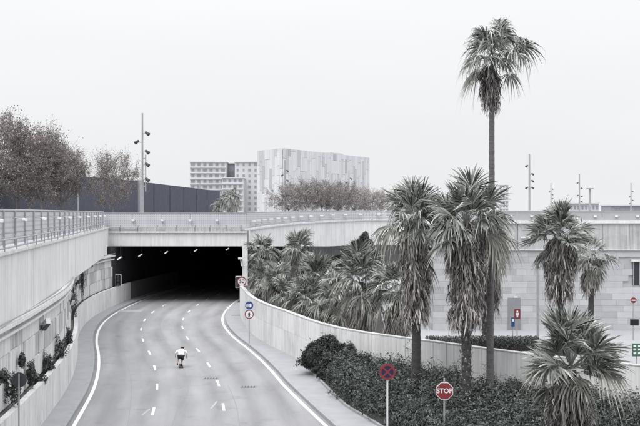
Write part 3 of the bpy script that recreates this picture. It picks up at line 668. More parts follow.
def sprigs(pts, g, n, ln=.28):
    idx = g.integers(0, len(pts), n); o = []; 
    for i in idx:
        b = pts[i]; dd = g.normal(size=3)*.5 + np.array([0, 0, .9]); dd /= np.linalg.norm(dd)
        for k in range(8): o.append(b + dd*ln*k/8 + g.normal(size=3)*.045)
    return np.array(o)
g = np.random.default_rng(5)
def bush(name, label, cat, blobs, dens, size, m, seed, group=None, base=None):
    g = np.random.default_rng(seed); P_ = []; D_ = []
    for (c, r) in blobs:
        p, d = dome(c, r, int(dens*r[0]*r[2]*12), g); P_.append(p); D_.append(d)
    P_ = np.concatenate(P_); D_ = np.concatenate(D_); sp = sprigs(P_, g, len(P_)//70)
    P_ = np.concatenate([P_, sp]); D_ = np.concatenate([D_, np.tile([0, 0, 1.], (len(sp), 1))])
    V, F = leaves(P_, D_, size, seed=seed); base = base or blobs[0][0]
    V = V - np.array([base[0], base[1], 0.2])
    t = thing(name, label, cat, (base[0], base[1], .2), 0, group)
    np_mesh('foliage', V, F, m, t)
    mb = MB()
    for (c, r) in blobs[:10]:
        for k in range(3):
            e = (c[0]-base[0] + g.uniform(-.5, .5)*r[0], c[1]-base[1] + g.uniform(-.5, .5)*r[1], c[2] - .2 + r[2]*.55); mb.tube([((c[0]-base[0])*.7, (c[1]-base[1])*.7, 0), e], [.03, .01], 5, False)
    mb.build('stem', M['twig'], t); return t
bush('large_bush', 'large rounded dark green bush at the left end of the shrub bed', 'bush',
     [((.55, 62.2, .95), (1.5, 1.2, 1.5)), ((1.5, 60.6, .8), (1.15, 1.0, 1.35)), ((-.3, 63.0, .7), (.9, .8, 1.2)), ((.6, 60.2, .5), (.85, .8, 1.15)), ((1.75, 58.9, .6), (.95, .9, 1.15)), ((1.1, 61.6, 1.3), (.8, .7, 1.0)), ((0, 62.2, 1.2), (.8, .7, .95))], 420, .15, M['shrub'], 51)
bush('spreading_bush', 'grey-green bush spilling onto the pavement beside the no-stopping sign', 'bush',
     [((1.9, 54.5, .4), (.95, .95, 1.15)), ((2.4, 52.5, .35), (.9, .9, 1.0)), ((1.9, 56.3, .4), (.9, .9, 1.1)), ((2.7, 50.6, .3), (.8, .8, .95)), ((2.9, 55, .5), (.9, .9, 1.25))], 400, .12, M['shrub2'], 52)
PP = []; DD = []; PP2 = []; DD2 = []
gy_ = np.random.default_rng(8)
for i in range(640):
    y = gy_.uniform(33, 59.5); xa, xb = bedx(y) + .6, min(wallx(y) - .3, .345*y)
    x = gy_.uniform(xa, xb); fr = (x - xa)/(xb - xa)
    if x/y*1100 + 320 > 700 or (y < 36 and abs(x - 8.6) < .6): continue
    hgt = .85 + .75*min(1, (wallx(y) - x > 0)*1.2/(.6 + (wallx(y)-x)*.5) + .25) + gy_.uniform(-.25, .35) + (.35 if gy_.random() < .12 else 0)
    rr = gy_.uniform(.4, .95); far = y < 38
    p, d = dome((x, y, hgt*.35), (rr, rr, hgt*.68), 520 if not far else 320, gy_, lump=.3)
    (PP if gy_.random() < .72 else PP2).append(p); (DD if len(DD) < len(PP) else DD2).append(d)
for Pq, Dq, m_, nm, lab, sd_ in ((PP, DD, M['shrub'], 'shrub_bed', 'dense dark green shrubs filling the bed below the curved wall', 61), (PP2, DD2, M['shrub2'], 'pale_shrub_bed', 'greyer shrubs mixed through the planting bed', 62)):
    p = np.concatenate(Pq); d = np.concatenate(Dq); sp = sprigs(p, gy_, len(p)//110, .3)
    V, F = leaves(np.concatenate([p, sp]), np.concatenate([d, np.tile([0, 0, 1.], (len(sp), 1))]), .13 if sd_ == 61 else .18, .4 if sd_ == 61 else .25, seed=sd_)
    o = np_mesh(nm, V, F, m_); tag(o, lab, 'shrubs', kind='stuff')
# clipped hedge behind the wall
p = np.stack([gy_.uniform(5.6, 11.5, 16000), gy_.uniform(57.2, 58.6, 16000), 1 + 1.78*gy_.random(16000)**.35], 1); d = np.tile([0, -.4, 1.], (16000, 1))
V, F = leaves(p, d, .10, seed=63, flat=1.0); t = thing('clipped_hedge', 'low clipped dark hedge just behind the curved wall', 'hedge', (8.5, 58, 1)); np_mesh('foliage', V - np.array([8.5, 58, 1]), F, M['shrub'], t)
mb = MB(); mb.box(5.9, 11.2, 57.5, 58.3, 1.0, 2.4); mb.build('branches', M['twig'], t, True)
# small dark tree below the ramp
bush('round_tree', 'dark rounded tree standing under the ramp behind the palms', 'tree', [((4.0, 104, 5.6), (1.25, 1.2, 1.7)), ((4.7, 104, 4.6), (1.2, 1.1, 1.4)), ((3.4, 104.5, 4.4), (1.2, 1.1, 1.5)), ((1.6, 106, 4.0), (1.6, 1.2, 1.2))], 330, .2, M['shrub'], 53)
# plants on the ledge of the left wall
pg = 'plants growing on the left ledge'
for i, (u, v0, v1, wd, Y, lab) in enumerate((
    (12, 375, 403, .42, 46, 'thick dark plant on the ledge above the round sign'), (1, 372, 382, .3, 43.5, 'plant cut off by the left picture edge on the ledge'),
    (31, 364, 384, .28, 49.5, 'narrow upright plant on the ledge, right of the round sign'), (39, 376, 386, .4, 51.5, 'low mat of greenery on the wall ledge'),
    (49, 358, 381, .42, 54, 'bushy plant left of the largest ledge plant'), (60, 345, 373, .55, 57, 'largest tuft of greenery hanging over the ledge'),
    (69, 341, 360, .3, 60, 'upright sprig right of the largest ledge tuft'), (22, 355, 366, .2, 49, 'small dark weed clinging high on the panelled wall'),
    (83.5, 300, 338, .35, 80, 'tall creeper strip climbing where the wall turns'), (88, 268, 292, .3, 92, 'dark creeper under the wall lamps near the tunnel'))):
    if u < 80:
        ss = np.linspace(road.sy(36), road.sy(70), 400); uu = [320 + 1100*q[0]/q[1] for q in (road.at(a, -8.2) for a in ss)]; s_ = float(ss[int(np.argmin(np.abs(np.array(uu) - u)))]); Y = road.at(s_, -8.2)[1]
    else: s_ = road.sy(Y)
    x, y = road.at(s_, -8.2); zc_ = H - ((v0+v1)/2 - 213)*Y/1100; hz = (v1 - v0)/2*Y/1100
    zc_ = max(zc_, 1.75 + hz*.75) if i not in (7,) else zc_
    pt, d = dome((0, 0, 0), (wd*.6, wd*1.0, hz), 1500, g, full=True, lump=.5); V, F = leaves(pt, d, .10, seed=70 + i)
    t = thing('ledge_plant', lab, 'plant', (x, y, zc_ - hz), 0, pg); np_mesh('foliage', V + np.array([0, 0, hz]), F, M['shrub'], t)
    mb = MB(); mb.tube([(0, 0, 0), (0.03, 0, hz*1.6)], [.025, .008], 5, False); mb.build('stem', M['twig'], t)

# ------------------------------------------------------------------ broadleaf trees with thin brown foliage
def tree_data(seed, hgt, rad, nleaf, lsize, m):
    r = random.Random(seed); g = np.random.default_rng(seed); mb = MB()
    # trunk and main limbs, then a twig to every leaf cluster of an uneven ovoid crown
    th = hgt*.26; mb.tube([(0, 0, 0), (.05, .03, th*.5), (0, .05, th)], [hgt*.016, hgt*.013, hgt*.012], 7, False)
    limbs = []
    for k in range(8):
        a = k*2.4 + r.uniform(-.4, .4); e = r.uniform(.5, 1.25); ln = hgt*.42
        p0 = Vector((0, .05, th*r.uniform(.85, 1.15))); d = Vector((math.cos(a)*math.cos(e), math.sin(a)*math.cos(e), math.sin(e))); pts = [p0]
        for i in range(4):
            d = (d + Vector((r.gauss(0, .1), r.gauss(0, .1), .1))).normalized(); pts.append(pts[-1] + d*ln/4)
        mb.tube(pts, [hgt*.008, hgt*.0065, hgt*.005, hgt*.004, hgt*.0025], 5, False); limbs += pts[1:]
    LB = np.array([tuple(p) for p in limbs]); nc = 150; cs = []
    while len(cs) < nc:
        d = g.normal(size=3); d /= np.linalg.norm(d); q = g.random()**.42
        lump = 1 + .16*math.sin(3*math.atan2(d[1], d[0]) + seed) + .12*math.sin(5*d[2] + seed)
        c = np.array([d[0]*rad*q*lump, d[1]*rad*q*lump, hgt*.59 + d[2]*hgt*.39*q*(lump*.5 + .5)])
        if c[2] > hgt*.24: cs.append(c)
    cs = np.array(cs); pos = []
    for c in cs:
        j = int(np.argmin(np.sum((LB - c)**2*np.array([1, 1, .6]), axis=1) + (LB[:, 2] > c[2] + .2)*4)); p0 = Vector(LB[j]); p1 = Vector(c); mid = (p0 + p1)/2 + Vector((0, 0, -.1))
        mb.tube([p0, mid, p1], [hgt*.0028, hgt*.002, hgt*.001], 3, False)
        for q in range(7):
            e = p1 + Vector(g.normal(size=3)*hgt*.055) + Vector((0, 0, hgt*.02)); st = p0.lerp(p1, r.uniform(.5, 1)); mb.tube([st, e], [hgt*.0013, hgt*.0006], 3, False)
            n = nleaf//(nc*7); f = g.random((n, 1)); pos.append(np.array(st)*(1-f) + np.array(e)*f + g.normal(size=(n, 3))*hgt*.016)
    me = bpy.data.meshes.new('branches'); me.from_pydata(mb.v, [], mb.f); me.materials.append(M['bark']); pos = np.concatenate(pos)
    Vl, Fl = leaves(pos, g.normal(size=pos.shape), lsize, .75, seed, 1.0)
    o = np_mesh('tmp', Vl, Fl, m); lm = o.data; bpy.data.objects.remove(o); return me, lm
near = [tree_data(100 + k, 10, 4.5, 13000, .13, M['brown']) for k in range(3)]
def tree(label, u, vtop, Y, kinds, k, group, wsc=1.0, zb=7.7):
    z = H - (vtop - 213)*Y/1100; s = (z - zb)/10
    t = thing('broadleaf_tree', label, 'tree', ((u - 320)*Y/1100, Y, zb), k*1.7, group); t.scale = (s*wsc, s*wsc, s)
    for nm, me in zip(('trunk', 'crown'), kinds[k % len(kinds)]): link(bpy.data.objects.new(nm, me), t)
for i, (lab, u, vt, Y, ws) in enumerate((('brown-leaved tree cut by the left picture edge', -6, 108, 116, .95), ('tallest brown-leaved tree of the left-hand row', 18, 112, 122, .9),
        ('brown-leaved tree third along the left-hand row', 42, 126, 118, .85), ('brown-leaved tree at the right end of the left-hand row', 62, 142, 121, .72),
        ('lone brown-leaved tree before the dark blue building', 113, 146, 120, .8),
        ('tall brown-leaved tree half hidden behind the left-hand row', 30, 122, 140, 1.0), ('low brown tree at the back of the left-hand row', 52, 140, 142, .8))):
    tree(lab, u, vt, Y, near, i, 'brown trees on the left plaza', ws)
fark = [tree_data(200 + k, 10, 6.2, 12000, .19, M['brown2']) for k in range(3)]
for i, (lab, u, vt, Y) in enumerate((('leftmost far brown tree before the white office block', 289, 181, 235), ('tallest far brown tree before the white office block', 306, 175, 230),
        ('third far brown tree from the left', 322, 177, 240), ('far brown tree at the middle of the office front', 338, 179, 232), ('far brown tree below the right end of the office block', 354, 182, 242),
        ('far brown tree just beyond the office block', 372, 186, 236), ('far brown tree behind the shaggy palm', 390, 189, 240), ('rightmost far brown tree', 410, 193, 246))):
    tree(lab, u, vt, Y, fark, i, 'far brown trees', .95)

# ------------------------------------------------------------------ light masts
def mast(label, u, vtop, Y, heads, twin=False, r=.13, zb=7.7, seed=0):
    z = H - (vtop - 213)*Y/1100; hh = z - zb; rr = random.Random(seed)
    t = thing('light_mast', label, 'light mast', ((u-320)*Y/1100, Y, zb), 0, 'floodlight masts')
    mb = MB(); mb.tube([(0, 0, 0), (0, 0, hh*.5), (0, 0, hh)], [r*1.1, r, r*.85], 10); mb.build('pole', M['steel'], t)
    if twin:
        mb = MB(); mb.tube([(.34, 0, hh*.32), (.34, 0, hh*.64)], .07, 8); mb.box(.05, .34, -.04, .04, hh*.36, hh*.37); mb.box(.05, .34, -.04, .04, hh*.6, hh*.61); mb.build('side_tube', M['steel'], t)
    for f, sd_ in heads:
        mb = MB(); zz = hh*f; mb.tube([(0, 0, zz), (sd_*.45, -.1, zz + .05)], .04, 6); a = mb.build('lamp_arm', M['steel'], t)
        mb = MB(); mb.tube([(sd_*.35, -.15, zz + .18), (sd_*.72, -.35, zz - .1)], [.12, .19], 10); mb.build('floodlight', M['dsteel'], a)
hd = [(.82, 1), (.745, -1), (.66, 1), (.55, 1), (.42, 1)]
mast('tallest floodlight mast, left of the tunnel, with five lamps', 142.5, 113, 115, hd, True, .10)
mast('thin mast against the dark blue building end', 200, 183, 400, hd, False, .16)
mast('mast before the corner of the white office block', 285, 160, 233, hd, False, .16)
mast('mast in front of the white office facade', 349, 170, 277, hd, False, .16)
mast('tall mast immediately right of the tallest palm', 529.5, 154, 198, [(.82, -1), (.7, 1), (.6, 1), (.5, -1), (.5, 1)], False, .17)
mast('short far mast between two taller masts on the right', 551, 183, 390, hd, False, .2)
mast('mast above the brown-skirted palm on the right', 579.5, 174, 300, [(.8, -1), (.68, 1), (.52, -1), (.5, 1), (.38, 1)], False, .19)
mast('mast at the far right picture edge', 631, 183, 390, [(.75, 1), (.6, -1), (.5, 1), (.4, -1)], False, .22)
mast('thin mast behind the shaggy palms', 438, 186, 380, hd, False, .18)
mast('thin mast on the far left behind the brown trees', 78, 160, 150, [(.8, 1), (.6, -1)], False, .1)
p = at(590, 188, 330); t = thing('disc_lamp_post', 'post with a flat disc top on the right skyline', 'lamp post', (p[0], 330, 7.7))
mb = MB(); mb.tube([(0, 0, 0), (0, 0, p[2] - 7.9)], .32, 10); mb.build('pole', M['steel'], t)
mb = MB(); mb.tube([(0, 0, p[2] - 7.9), (0, 0, p[2] - 7.7)], 1.1, 20); mb.build('disc_top', M['steel'], t)

# ------------------------------------------------------------------ distant buildings
def face_frame(a, b):
    d = np.array(b) - np.array(a); L = np.linalg.norm(d); d = d/L; return d, L, math.atan2(d[1], d[0])
# dark blue building
t = thing('dark_blue_building', 'long dark blue rendered building behind the brown trees', 'building', (-33, 190, 7.7))
def prism(nm, foot, z0, z1, m, par):
    n = len(foot); zf = z1 if isinstance(z1, (list, tuple)) else [z1]*n
    mb = MB(); mb.add([(a, b, z0) for a, b in foot] + [(a, b, z) for (a, b), z in zip(foot, zf)], [tuple(range(n))[::-1], tuple(range(n, 2*n))] + [(k, (k+1) % n, n+(k+1) % n, n+k) for k in range(n)]); return mb.build(nm, m, par, True)
prism('wall', [(-31.0, 193), (-25, 275), (-120, 300), (-120, 193)], 7.65, 14.75, M['museum'], t)
prism('front_wing', [(-44, 128), (-31.6, 192), (-120, 192.5), (-120, 128)], 7.65, 14.9, M['museum'], t)
prism('slanted_fin', [(-31.35, 191.5), (-30.9, 193.2), (-32.5, 193.5), (-33, 191.5)], 7.7, 15.05, M['steel'], t)
prism('plinth', [(-43.8, 127.8), (-31.3, 191), (-31.5, 192.2), (-44.2, 128.1)], 7.65, 8.9, mat('plinth_grey', (.2, .21, .24)), t)
for k in range(5):
    f = .1 + k*.17; a = (-30.9 + 5.9*f, 193 + 82*f); ubox('panel_joint', M['dsteel'], t, (a[0] + 33 + .02, a[1] - 190, 3.5), (.06, .12, 6.8))
# white panel office
A, B, Dn = (-12.8, 380), (19.8, 445), (-22.3, 396); zt = 31.75; back = (B[0] + Dn[0] - A[0], B[1] + Dn[1] - A[1])
t = thing('white_office_block', 'white office block clad in vertical white and grey panels', 'building', (A[0], A[1], 7.7))
prism('wall', [A, B, back, Dn], 7.6, zt - .25, mat('office_base', (.48, .485, .50), .8, .04), t)
pm = [mat('office_panel_%d' % i, (c, c*1.005, c*1.03), .6, .03) for i, c in enumerate((.60, .58, .56, .52, .46, .40))]
for (a, b), seed_ in (((A, B), 1), ((Dn, A), 2)):
    d, L, rz = face_frame(a, b); nrm = np.array([d[1], -d[0]]); r = random.Random(seed_); ncol = int(L / 1.75); q = L/ncol
    for i in range(ncol):
        z = 7.8; prev = None
        while z < zt - .1:
            h_ = min(r.choice([3.4, 5.1, 6.8, 6.8, 9.5]), zt - z); c = a + d*(i + .5)*q + nrm*(.12 + r.uniform(0, .1))
            ubox('facade_panel', r.choices(pm, [7, 6, 5, 3, 2.2, 1.2])[0], t, (c[0] - A[0], c[1] - A[1], z + h_/2 - 7.7), (q - .06, .22, h_ - .08), rz); z += h_
prism('roof_plant', [(-14, 396), (-6, 408), (-10, 412), (-18, 400)], zt - .3, zt + .5, pm[4], t)
prism('roof_plant', [(4, 418), (9, 428), (6, 431), (1, 421)], zt - .3, zt + .6, pm[4], t)
# apartment blocks
Ya = 600; px = Ya/1100
aw = mat('apartment_white', (.50, .505, .52), .8, .05, .1); ag = mat('apartment_grey', (.30, .305, .33), .8, .05, .1)
def block(label, u0, u1, vt, Y, m, nwin, fl=3.05, band=True, deep=14, wfrac=.55):
    x0, x1 = (u0-320)*Y/1100, (u1-320)*Y/1100; z1 = H - (vt-213)*Y/1100
    t = thing('apartment_block', label, 'building', ((x0+x1)/2, Y, 7.7)); wd = x1 - x0
    mb = MB(); mb.box(-wd/2, wd/2, 0, deep, 0, z1 - 7.7); mb.build('wall', m, t)
    n = int((z1 - 7.7)/fl)
    for k in range(n):
        zz = z1 - 7.7 - (k + 1)*fl
        if band: ubox('floor_band', pm[1], t, (0, -.35, zz + .25), (wd + .3, .9, .55))
        for j in range(nwin):
            q = wd/nwin; ubox('window', M['glass2'] if (j*7 + k*3) % 5 else ag, t, (-wd/2 + (j+.5)*q, -.03, zz + 1.65), (q*wfrac*(1.2 if (j+k) % 3 == 0 else .9), .12, 1.5))
    ubox('roof_edge', pm[0], t, (0, deep/2 - .3, z1 - 7.7 + .2), (wd + .8, deep + 1, .4)); return t
block('stepped white apartment block with balconies, leftmost on the skyline', 190, 226, 162, 600, aw, 6)
block('grey recessed apartment tower between two white blocks', 226.3, 234.5, 163.5, 612, ag, 2, band=False)
block('lower apartment wing in front of the grey tower', 222, 243, 178, 590, aw, 4)
block('slim white apartment slab beside the office block', 234.8, 258.5, 162, 604, aw, 4, band=False, wfrac=.38)
# right skyline
block('pale far tower peeping beside the tall palm trunk', 499.5, 508.5, 185, 900, pm[0], 3, 3.2, True, 9)
block('low pale far building between the masts', 566, 599, 203.5, 430, aw, 9, 3.2, False)
block('far low hall with dark roof edge at the right', 611, 650, 205.5, 400, ag, 10, 3.2, False)

# ------------------------------------------------------------------ signs and signals
def post(t, z0, z1, r=.035, y=.05):
    mb = MB(); mb.tube([(0, y, z0), (0, y, z1)], r, 10); return mb.build('post', M['steel'], t)
def plate(t, m, r, z, y0=-.02, y1=0.0, n=32, rot=0, name='plate'):
    return MB().disc((0, z), r, y0, y1, n, rot).build(name, m, t)
# stop
p = at(444.5, 391, 42); zg = .3; t = thing('stop_sign', 'octagonal red stop sign on a grey post among the shrubs', 'road sign', (p[0], 42, zg)); zc = p[2] - zg
post(t, 0, zc + .48); plate(t, M['white'], .355, zc, -.02, 0, 8, R(22.5), 'white_rim'); plate(t, M['red'], .33, zc, -.026, -.0205, 8, R(22.5))
text('lettering', 'STOP', .25, M['white'], t, (0, -.0285, zc))
# no stopping
p = at(387.5, 372, 43); t = thing('no_stopping_sign', 'round navy no-stopping sign with red cross on a white post', 'road sign', (p[0], 43, .2)); zc = p[2] - .2
post(t, 0, zc + .2).data.materials[0] = M['white']
plate(t, M['navy'], .31, zc); MB().ring((0, zc), .235, .315, -.03, -.0205).build('red_rim', M['red'], t)
for s_ in (1, -1):
    c, n_ = math.cos(R(45)), .032
    MB().poly([(-.17*1.0 - n_*s_*.7, zc - .17*s_ + n_*.7), (-.17 + n_*s_*.7, zc - .17*s_ - n_*.7), (.17 + n_*s_*.7, zc + .17*s_ - n_*.7), (.17 - n_*s_*.7, zc + .17*s_ + n_*.7)][::1 if s_ > 0 else -1], -.026 - .001*(s_ > 0), -.0205).build('red_bar', M['red'], t)
# dipped-headlights and no-pedestrians on one post
b = gnd(249.3, 344, .14); t = thing('tunnel_sign_post', 'post with a blue round sign above a red-rimmed pedestrian ban', 'road sign', (b[0], b[1], .14)); Yp = b[1]
z1 = H - (305.5-213)*Yp/1100 - .14; z2 = H - (314.3-213)*Yp/1100 - .14
post(t, 0, z1 + .3, .03); plate(t, M['blue'], .33, z1, name='blue_plate'); MB().ring((0, z1), .29, .32, -.025, -.0205).build('white_rim', M['white'], t)
MB().poly([(.02, z1-.12), (.09, z1-.13), (.16, z1-.07), (.16, z1+.07), (.09, z1+.12), (.02, z1+.11)][::-1], -.027, -.0205).build('headlamp_symbol', M['white'], t)
for k in range(4): MB().poly([(-.22, z1-.13+.05*k), (-.02, z1-.09+.06*k), (-.02, z1-.06+.06*k), (-.22, z1-.10+.05*k)][::-1], -.026, -.0205).build('beam_stroke', M['white'], t)
plate(t, M['white'], .31, z2, name='white_plate'); MB().ring((0, z2), .25, .315, -.026, -.0205).build('red_rim', M['red'], t)
fig = MB().disc((0, z2+.14), .04, -.027, -.0205, 12); fig.poly([(-.06, z2+.09), (.06, z2+.09), (.075, z2-.04), (.04, z2-.04), (.05, z2-.2), (.01, z2-.2), (-.01, z2-.06), (-.04, z2-.2), (-.075, z2-.2), (-.045, z2-.04), (-.08, z2-.02)][::-1], -.027, -.0205); fig.build('walking_figure', M['black'], t)
# 50 limit on the abutment, with a signal behind it
p = at(241.8, 281.5, 112); t = thing('speed_limit_sign', 'round red-rimmed 50 speed limit sign at the right tunnel edge', 'road sign', (p[0], 112, p[2] - .5)); 
plate(t, M['white'], .47, .5); MB().ring((0, .5), .38, .49, -.03, -.0205).build('red_rim', M['red'], t); text('lettering', '50', .52, M['black'], t, (0, -.0285, .5))
mb = MB(); mb.box(-.03, .03, 0.001, .75, .3, .36); mb.box(-.03, .03, 0.001, .75, .64, .7); mb.build('bracket', M['steel'], t)
def signal(label, u, v, Y, par=None):
    p = at(u, v, Y); t = thing('lane_signal', label, 'traffic signal', (p[0], Y, p[2] - .6))
    mb = MB(); mb.box(-.3, .3, 0, .05, 0, 1.2); mb.build('white_backboard', M['lampw'], t); mb = MB(); mb.box(-.23, .23, -.16, -.003, .07, 1.13); mb.build('housing', M['black'], t)
    for k, zz in enumerate((.25, .6, .95)):
        ln_ = MB().disc((0, zz), .12, -.185, -.162, 18).build('lens', mat('dim_lens', (.16, .14, .11), .3), t)
        MB().ring((0, zz), .125, .145, -.30, -.163, 18).build('hood', M['dsteel'], ln_)
    mb = MB(); mb.box(-.05, .05, .053, .7, .5, .6); mb.build('bracket', M['steel'], t)
signal('three-lens signal with white backboard at the left tunnel corner', 118.5, 280.5, 110.6)
signal('three-lens signal half hidden behind the 50 sign', 238.6, 282, 112.5)
p = at(240.5, 262, 112.4); t = thing('hooked_camera', 'small white hooked camera on the right tunnel edge', 'camera', p)
mb = MB(); mb.tube([(.35, .3, -.45), (.1, 0, -.4), (.05, 0, .1), (.0, 0, .3)], .05, 8); mb.build('arm', M['lampw'], t); mb = MB(); mb.box(-.22, .2, -.2, .1, .28, .46); mb.build('housing', M['lampw'], t)
# back of a round sign on the left
p = at(19.3, 380, 40); t = thing('round_sign_back', 'dark back of a round sign at the lower left', 'road sign', (p[0], 40, .13)); zc = p[2] - .13
plate(t, M['backs'], .275, zc, 0, .02); mb = MB(); mb.tube([(0, -.04, 0), (0, -.04, zc + .24)], .03, 10); mb.build('post', M['steel'], t)
for dz in (-.14, .14): ubox('clamp', M['dsteel'], t, (0, -.02, zc + dz), (.2, .04, .04))
# small street signs on the right
p = at(517.3, 314, 73); t = thing('red_sign', 'small red sign with white figure on a post before the stone building', 'street sign', (p[0], 73, 1)); zc = p[2] - 1
post(t, 0, zc, .04); mb = MB(); mb.box(-.2, .2, -.03, 0, zc - .33, zc + .33); mb.build('plate', M['red'], t)
f_ = MB().disc((0, zc + .17), .06, -.036, -.0305, 12); f_.poly([(-.1, zc+.08), (.1, zc+.08), (.1, zc-.1), (.05, zc-.1), (.05, zc-.22), (-.05, zc-.22), (-.05, zc-.1), (-.1, zc-.1)][::-1], -.036, -.0305); f_.build('figure', M['white'], t)
p = at(513, 322, 70); t = thing('blue_sign', 'narrow blue sign on a thin post left of the red sign', 'street sign', (p[0], 70, 1)); zc = p[2] - 1
post(t, 0, zc + .3, .025); mb = MB(); mb.box(-.11, .11, -.03, 0, zc - .3, zc + .28); mb.build('plate', M['blue'], t); mb = MB(); mb.box(-.07, .07, -.036, -.0305, zc + .02, zc + .2); mb.build('white_mark', M['white'], t)
p = at(633.5, 300.3, 72); t = thing('no_entry_sign', 'small round no-entry sign on a post by the building window', 'road sign', (p[0], 72, 1)); zc = p[2] - 1
post(t, 0, zc + .25, .035); plate(t, M['red'], .19, zc); mb = MB(); mb.box(-.13, .13, -.027, -.0205, zc - .035, zc + .035); mb.build('white_bar', M['white'], t)
mb = MB(); mb.box(-.42, .42, .06, .1, zc - .03, zc + .03); mb.build('cross_arm', M['steel'], t); mb = MB(); mb.box(-.22, .34, -.02, .01, zc - 1.65, zc - 1.25); mb.build('black_plate', M['black'], t)
p = at(637, 350, 58); t = thing('green_sign', 'green square sign with white symbols at the right picture edge', 'street sign', (p[0], 58, 1)); zc = p[2] - 1
post(t, 0, zc, .035); mb = MB(); mb.box(-.26, .26, -.03, 0, zc - .34, zc + .34); mb.build('plate', M['green'], t)
for ix in (-.12, .12):
    for iz in (-.17, .03, .21): mb = MB(); mb.box(ix - .07, ix + .07, -.036, -.0305, zc + iz - .05, zc + iz + .05); mb.build('white_mark', M['white'], t)
p = at(538, 268, 72); t = thing('street_lamp_post', 'plain slim grey post before the stone building, left of the young palm', 'post', (p[0], 72, 1))
mb = MB(); mb.tube([(0, 0, 0), (0, 0, p[2] - 1)], .09, 12); mb.build('pole', M['steel'], t); mb = MB(); mb.tube([(0, 0, p[2] - 1), (0, 0, p[2] - .85)], [.12, .05], 12); mb.build('cap', M['dsteel'], t)
# wall lamps on the panelled wall
for i, (u, v, Y, lab) in enumerate(((38.5, 324, 52, 'long wall lamp nearest the camera on the panelled wall'), (81, 300.5, 71, 'wall lamp just left of the wall turn'),
                                    (88.5, 284, 88, 'middle dark wall lamp under the overhang'), (88, 271, 92, 'topmost dark wall lamp under the overhang'), (97, 264, 100, 'wall lamp near the tunnel under the overhang'))):
    s_ = road.sy(Y); x, y = road.at(s_, -8.25); z = H - (v - 213)*y/1100
    t = thing('wall_lamp', lab, 'wall lamp', (x, y, z), R(-62) if i == 0 else R(-70), 'lamps on the left wall')
    mb = MB(); mb.box(-.5, .5, -.1, .1, -.13, .13); h_ = mb.build('housing', M['dsteel'] if i else M['lampw'], t); h_.rotation_euler = (0, R(-22), 0)
    mb = MB(); mb.box(-.46, .46, -.09, .09, -.19, -.133); h2 = mb.build('glass', M['dsteel'] if i == 0 else M['lampw'], h_)
    mb = MB(); mb.box(-.1, .1, -.35, -.1, -.05, .05); mb.build('bracket', M['steel'], t)

# ------------------------------------------------------------------ skateboarder
bx, by = gnd(181, 367.5)
sk = thing('skateboard', 'dark skateboard rolling on the grey road under the rider', 'skateboard', (bx, by, 0), R(10))
mb = MB(); prof = [(-.44, .155), (-.33, .115), (0, .11), (.33, .115), (.44, .155)]
v = []; f = []
for yy, zz in prof:
    wd = .11 if abs(yy) < .4 else .06; v += [(-wd, yy, zz), (wd, yy, zz), (wd, yy, zz + .015), (-wd, yy, zz + .015)]
for i in range(4):
    for j in range(4): f.append((4*i+j, 4*i+(j+1) % 4, 4*i+4+(j+1) % 4, 4*i+4+j))
f += [(0, 3, 2, 1), (16, 17, 18, 19)]; mb.add(v, f); mb.build('deck', M['black'], sk)
for yy in (-.26, .26):
    mb = MB(); mb.box(-.07, .07, yy-.03, yy+.03, .05, .108); mb.build('truck', M['steel'], sk)
    for xx in (-.1, .1): mb = MB(); mb.tube([(xx-.022, yy, .037), (xx+.022, yy, .037)], .036, 12); mb.build('wheel', M['lampw'] if False else M['dsteel'], sk)
pr = thing('person', 'person in white shirt and black shorts crouching on a skateboard on the road', 'person', (bx, by, .125), R(10))
skin = mat('skin', (.42, .29, .24), .6, .05); shirt = mat('white_shirt', (.72, .72, .74), .8, .05); blk = mat('black_cloth', (.012, .012, .018), .85, .1); hairm = mat('dark_hair', (.012, .010, .010), .7, .2)
def skinmesh(name, verts, edges, m, parent, sub=2):
    me = bpy.data.meshes.new(name); me.from_pydata([v[:3] for v in verts], edges, []); o = bpy.data.objects.new(name, me); C.objects.link(o)
    sm = o.modifiers.new('skin', 'SKIN'); 
    for i, v in enumerate(verts):
        q = me.skin_vertices[0].data[i]; q.radius = (v[3], v[4] if len(v) > 4 else v[3]); q.use_root = (i == 0)
    sm.use_smooth_shade = True; ss = o.modifiers.new('sub', 'SUBSURF'); ss.levels = ss.render_levels = sub
    bpy.context.view_layer.update(); dg = bpy.context.evaluated_depsgraph_get(); nm = bpy.data.meshes.new_from_object(o.evaluated_get(dg)); bpy.data.objects.remove(o)
    nm.materials.clear(); nm.materials.append(m); return link(bpy.data.objects.new(name, nm), parent)
J = dict(pel=(0, -.16, .60), wai=(.01, -.02, .70), che=(.03, .17, .80), nec=(.06, .32, .87), hd0=(.09, .39, .90), hd1=(.11, .45, .96),
         sl=(-.18, .19, .84), el=(-.32, .10, .72), hl=(-.31, .28, .55), sr=(.24, .20, .84), er=(.37, .10, .70), hr=(.36, .27, .52),
         pl=(-.10, -.15, .56), kl=(-.16, .12, .36), al=(-.22, -.24, .20), tl=(-.22, -.15, .08), prr=(.10, -.15, .56), kr=(.09, .20, .36), ar=(.03, -.04, .10), tr=(.04, .13, .03))
bv = [(*J['pel'], .13, .10), (*J['wai'], .13, .10), (*J['che'], .16, .11), (*J['nec'], .055), (*J['hd0'], .075), (*J['hd1'], .10, .11),
      (*J['sl'], .06), (*J['el'], .042), (*J['hl'], .028), (*J['sr'], .06), (*J['er'], .042), (*J['hr'], .028),
      (*J['pl'], .085), (*J['kl'], .058), (*J['al'], .036), (*J['tl'], .03), (*J['prr'], .085), (*J['kr'], .058), (*J['ar'], .036), (*J['tr'], .03)]
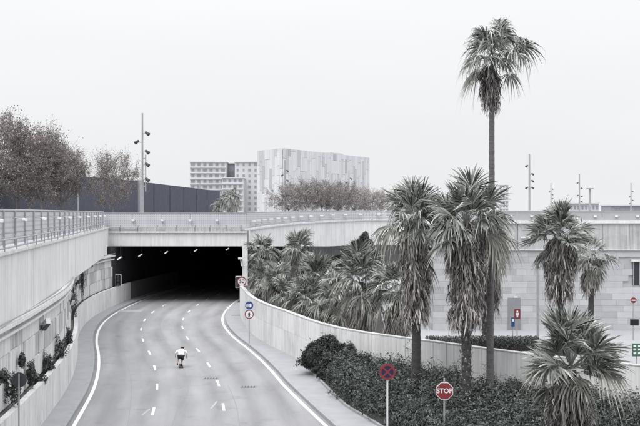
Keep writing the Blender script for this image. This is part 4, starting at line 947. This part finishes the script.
be = [(0, 1), (1, 2), (2, 3), (3, 4), (4, 5), (2, 6), (6, 7), (7, 8), (2, 9), (9, 10), (10, 11), (0, 12), (12, 13), (13, 14), (14, 15), (0, 16), (16, 17), (17, 18), (18, 19)]
for hi, (h, e) in ((8, ('hl', 'el')), (11, ('hr', 'er'))):
    hp = Vector(J[h]); d = (hp - Vector(J[e])).normalized(); s_ = d.orthogonal().normalized(); b0 = len(bv); pm_ = hp + d*.07; bv.append((*pm_, .03, .016)); be.append((hi, b0))
    for k, ln in enumerate((.055, .068, .074, .068, .05)):
        a = pm_ + s_*(k - 2)*.018 + d*(.012 if k else -.03); m_ = a + d*ln*.55 + Vector((0, 0, -.006)); e_ = a + d*ln + Vector((0, 0, -.025)); n0 = len(bv)
        bv += [(*a, .0095), (*m_, .0085), (*e_, .007)]; be += [(b0, n0), (n0, n0+1), (n0+1, n0+2)]
skinmesh('body', bv, be, skin, pr)
skinmesh('shirt', [(*J['wai'], .165, .135), (.0, -.18, .60, .165, .14), (*J['che'], .185, .135), (.05, .28, .85, .09, .085), (*J['sl'], .10), (-.26, .14, .78, .08), (-.315, .12, .72, .06), (-.31, .22, .62, .045), (*J['sr'], .10), (.31, .14, .77, .08), (.365, .12, .70, .06), (.365, .22, .59, .045)],
         [(0, 1), (0, 2), (2, 3), (2, 4), (4, 5), (5, 6), (6, 7), (2, 8), (8, 9), (9, 10), (10, 11)], shirt, pr)
skinmesh('shorts', [(0, -.16, .59, .158, .138), (-.10, -.12, .54, .115), (-.145, .04, .42, .10), (.10, -.12, .54, .115), (.095, .10, .41, .095), (.08, .12, .25, .075)], [(0, 1), (1, 2), (0, 3), (3, 4), (4, 5)], blk, pr)
for q, d in (((-.22, -.28, .14), (-.22, -.13, .05)), ((.03, -.07, .035), (.04, .15, .025))):
    skinmesh('shoe', [(*q, .045), ((q[0]+d[0])/2, (q[1]+d[1])/2, (q[2]+d[2])/2, .048, .035), (*d, .038, .028)], [(0, 1), (1, 2)], blk, pr)
skinmesh('hair', [(.107, .405, .965, .112, .112), (.11, .44, 1.0, .108, .108), (.115, .48, 1.025, .085)], [(0, 1), (1, 2)], hairm, pr)
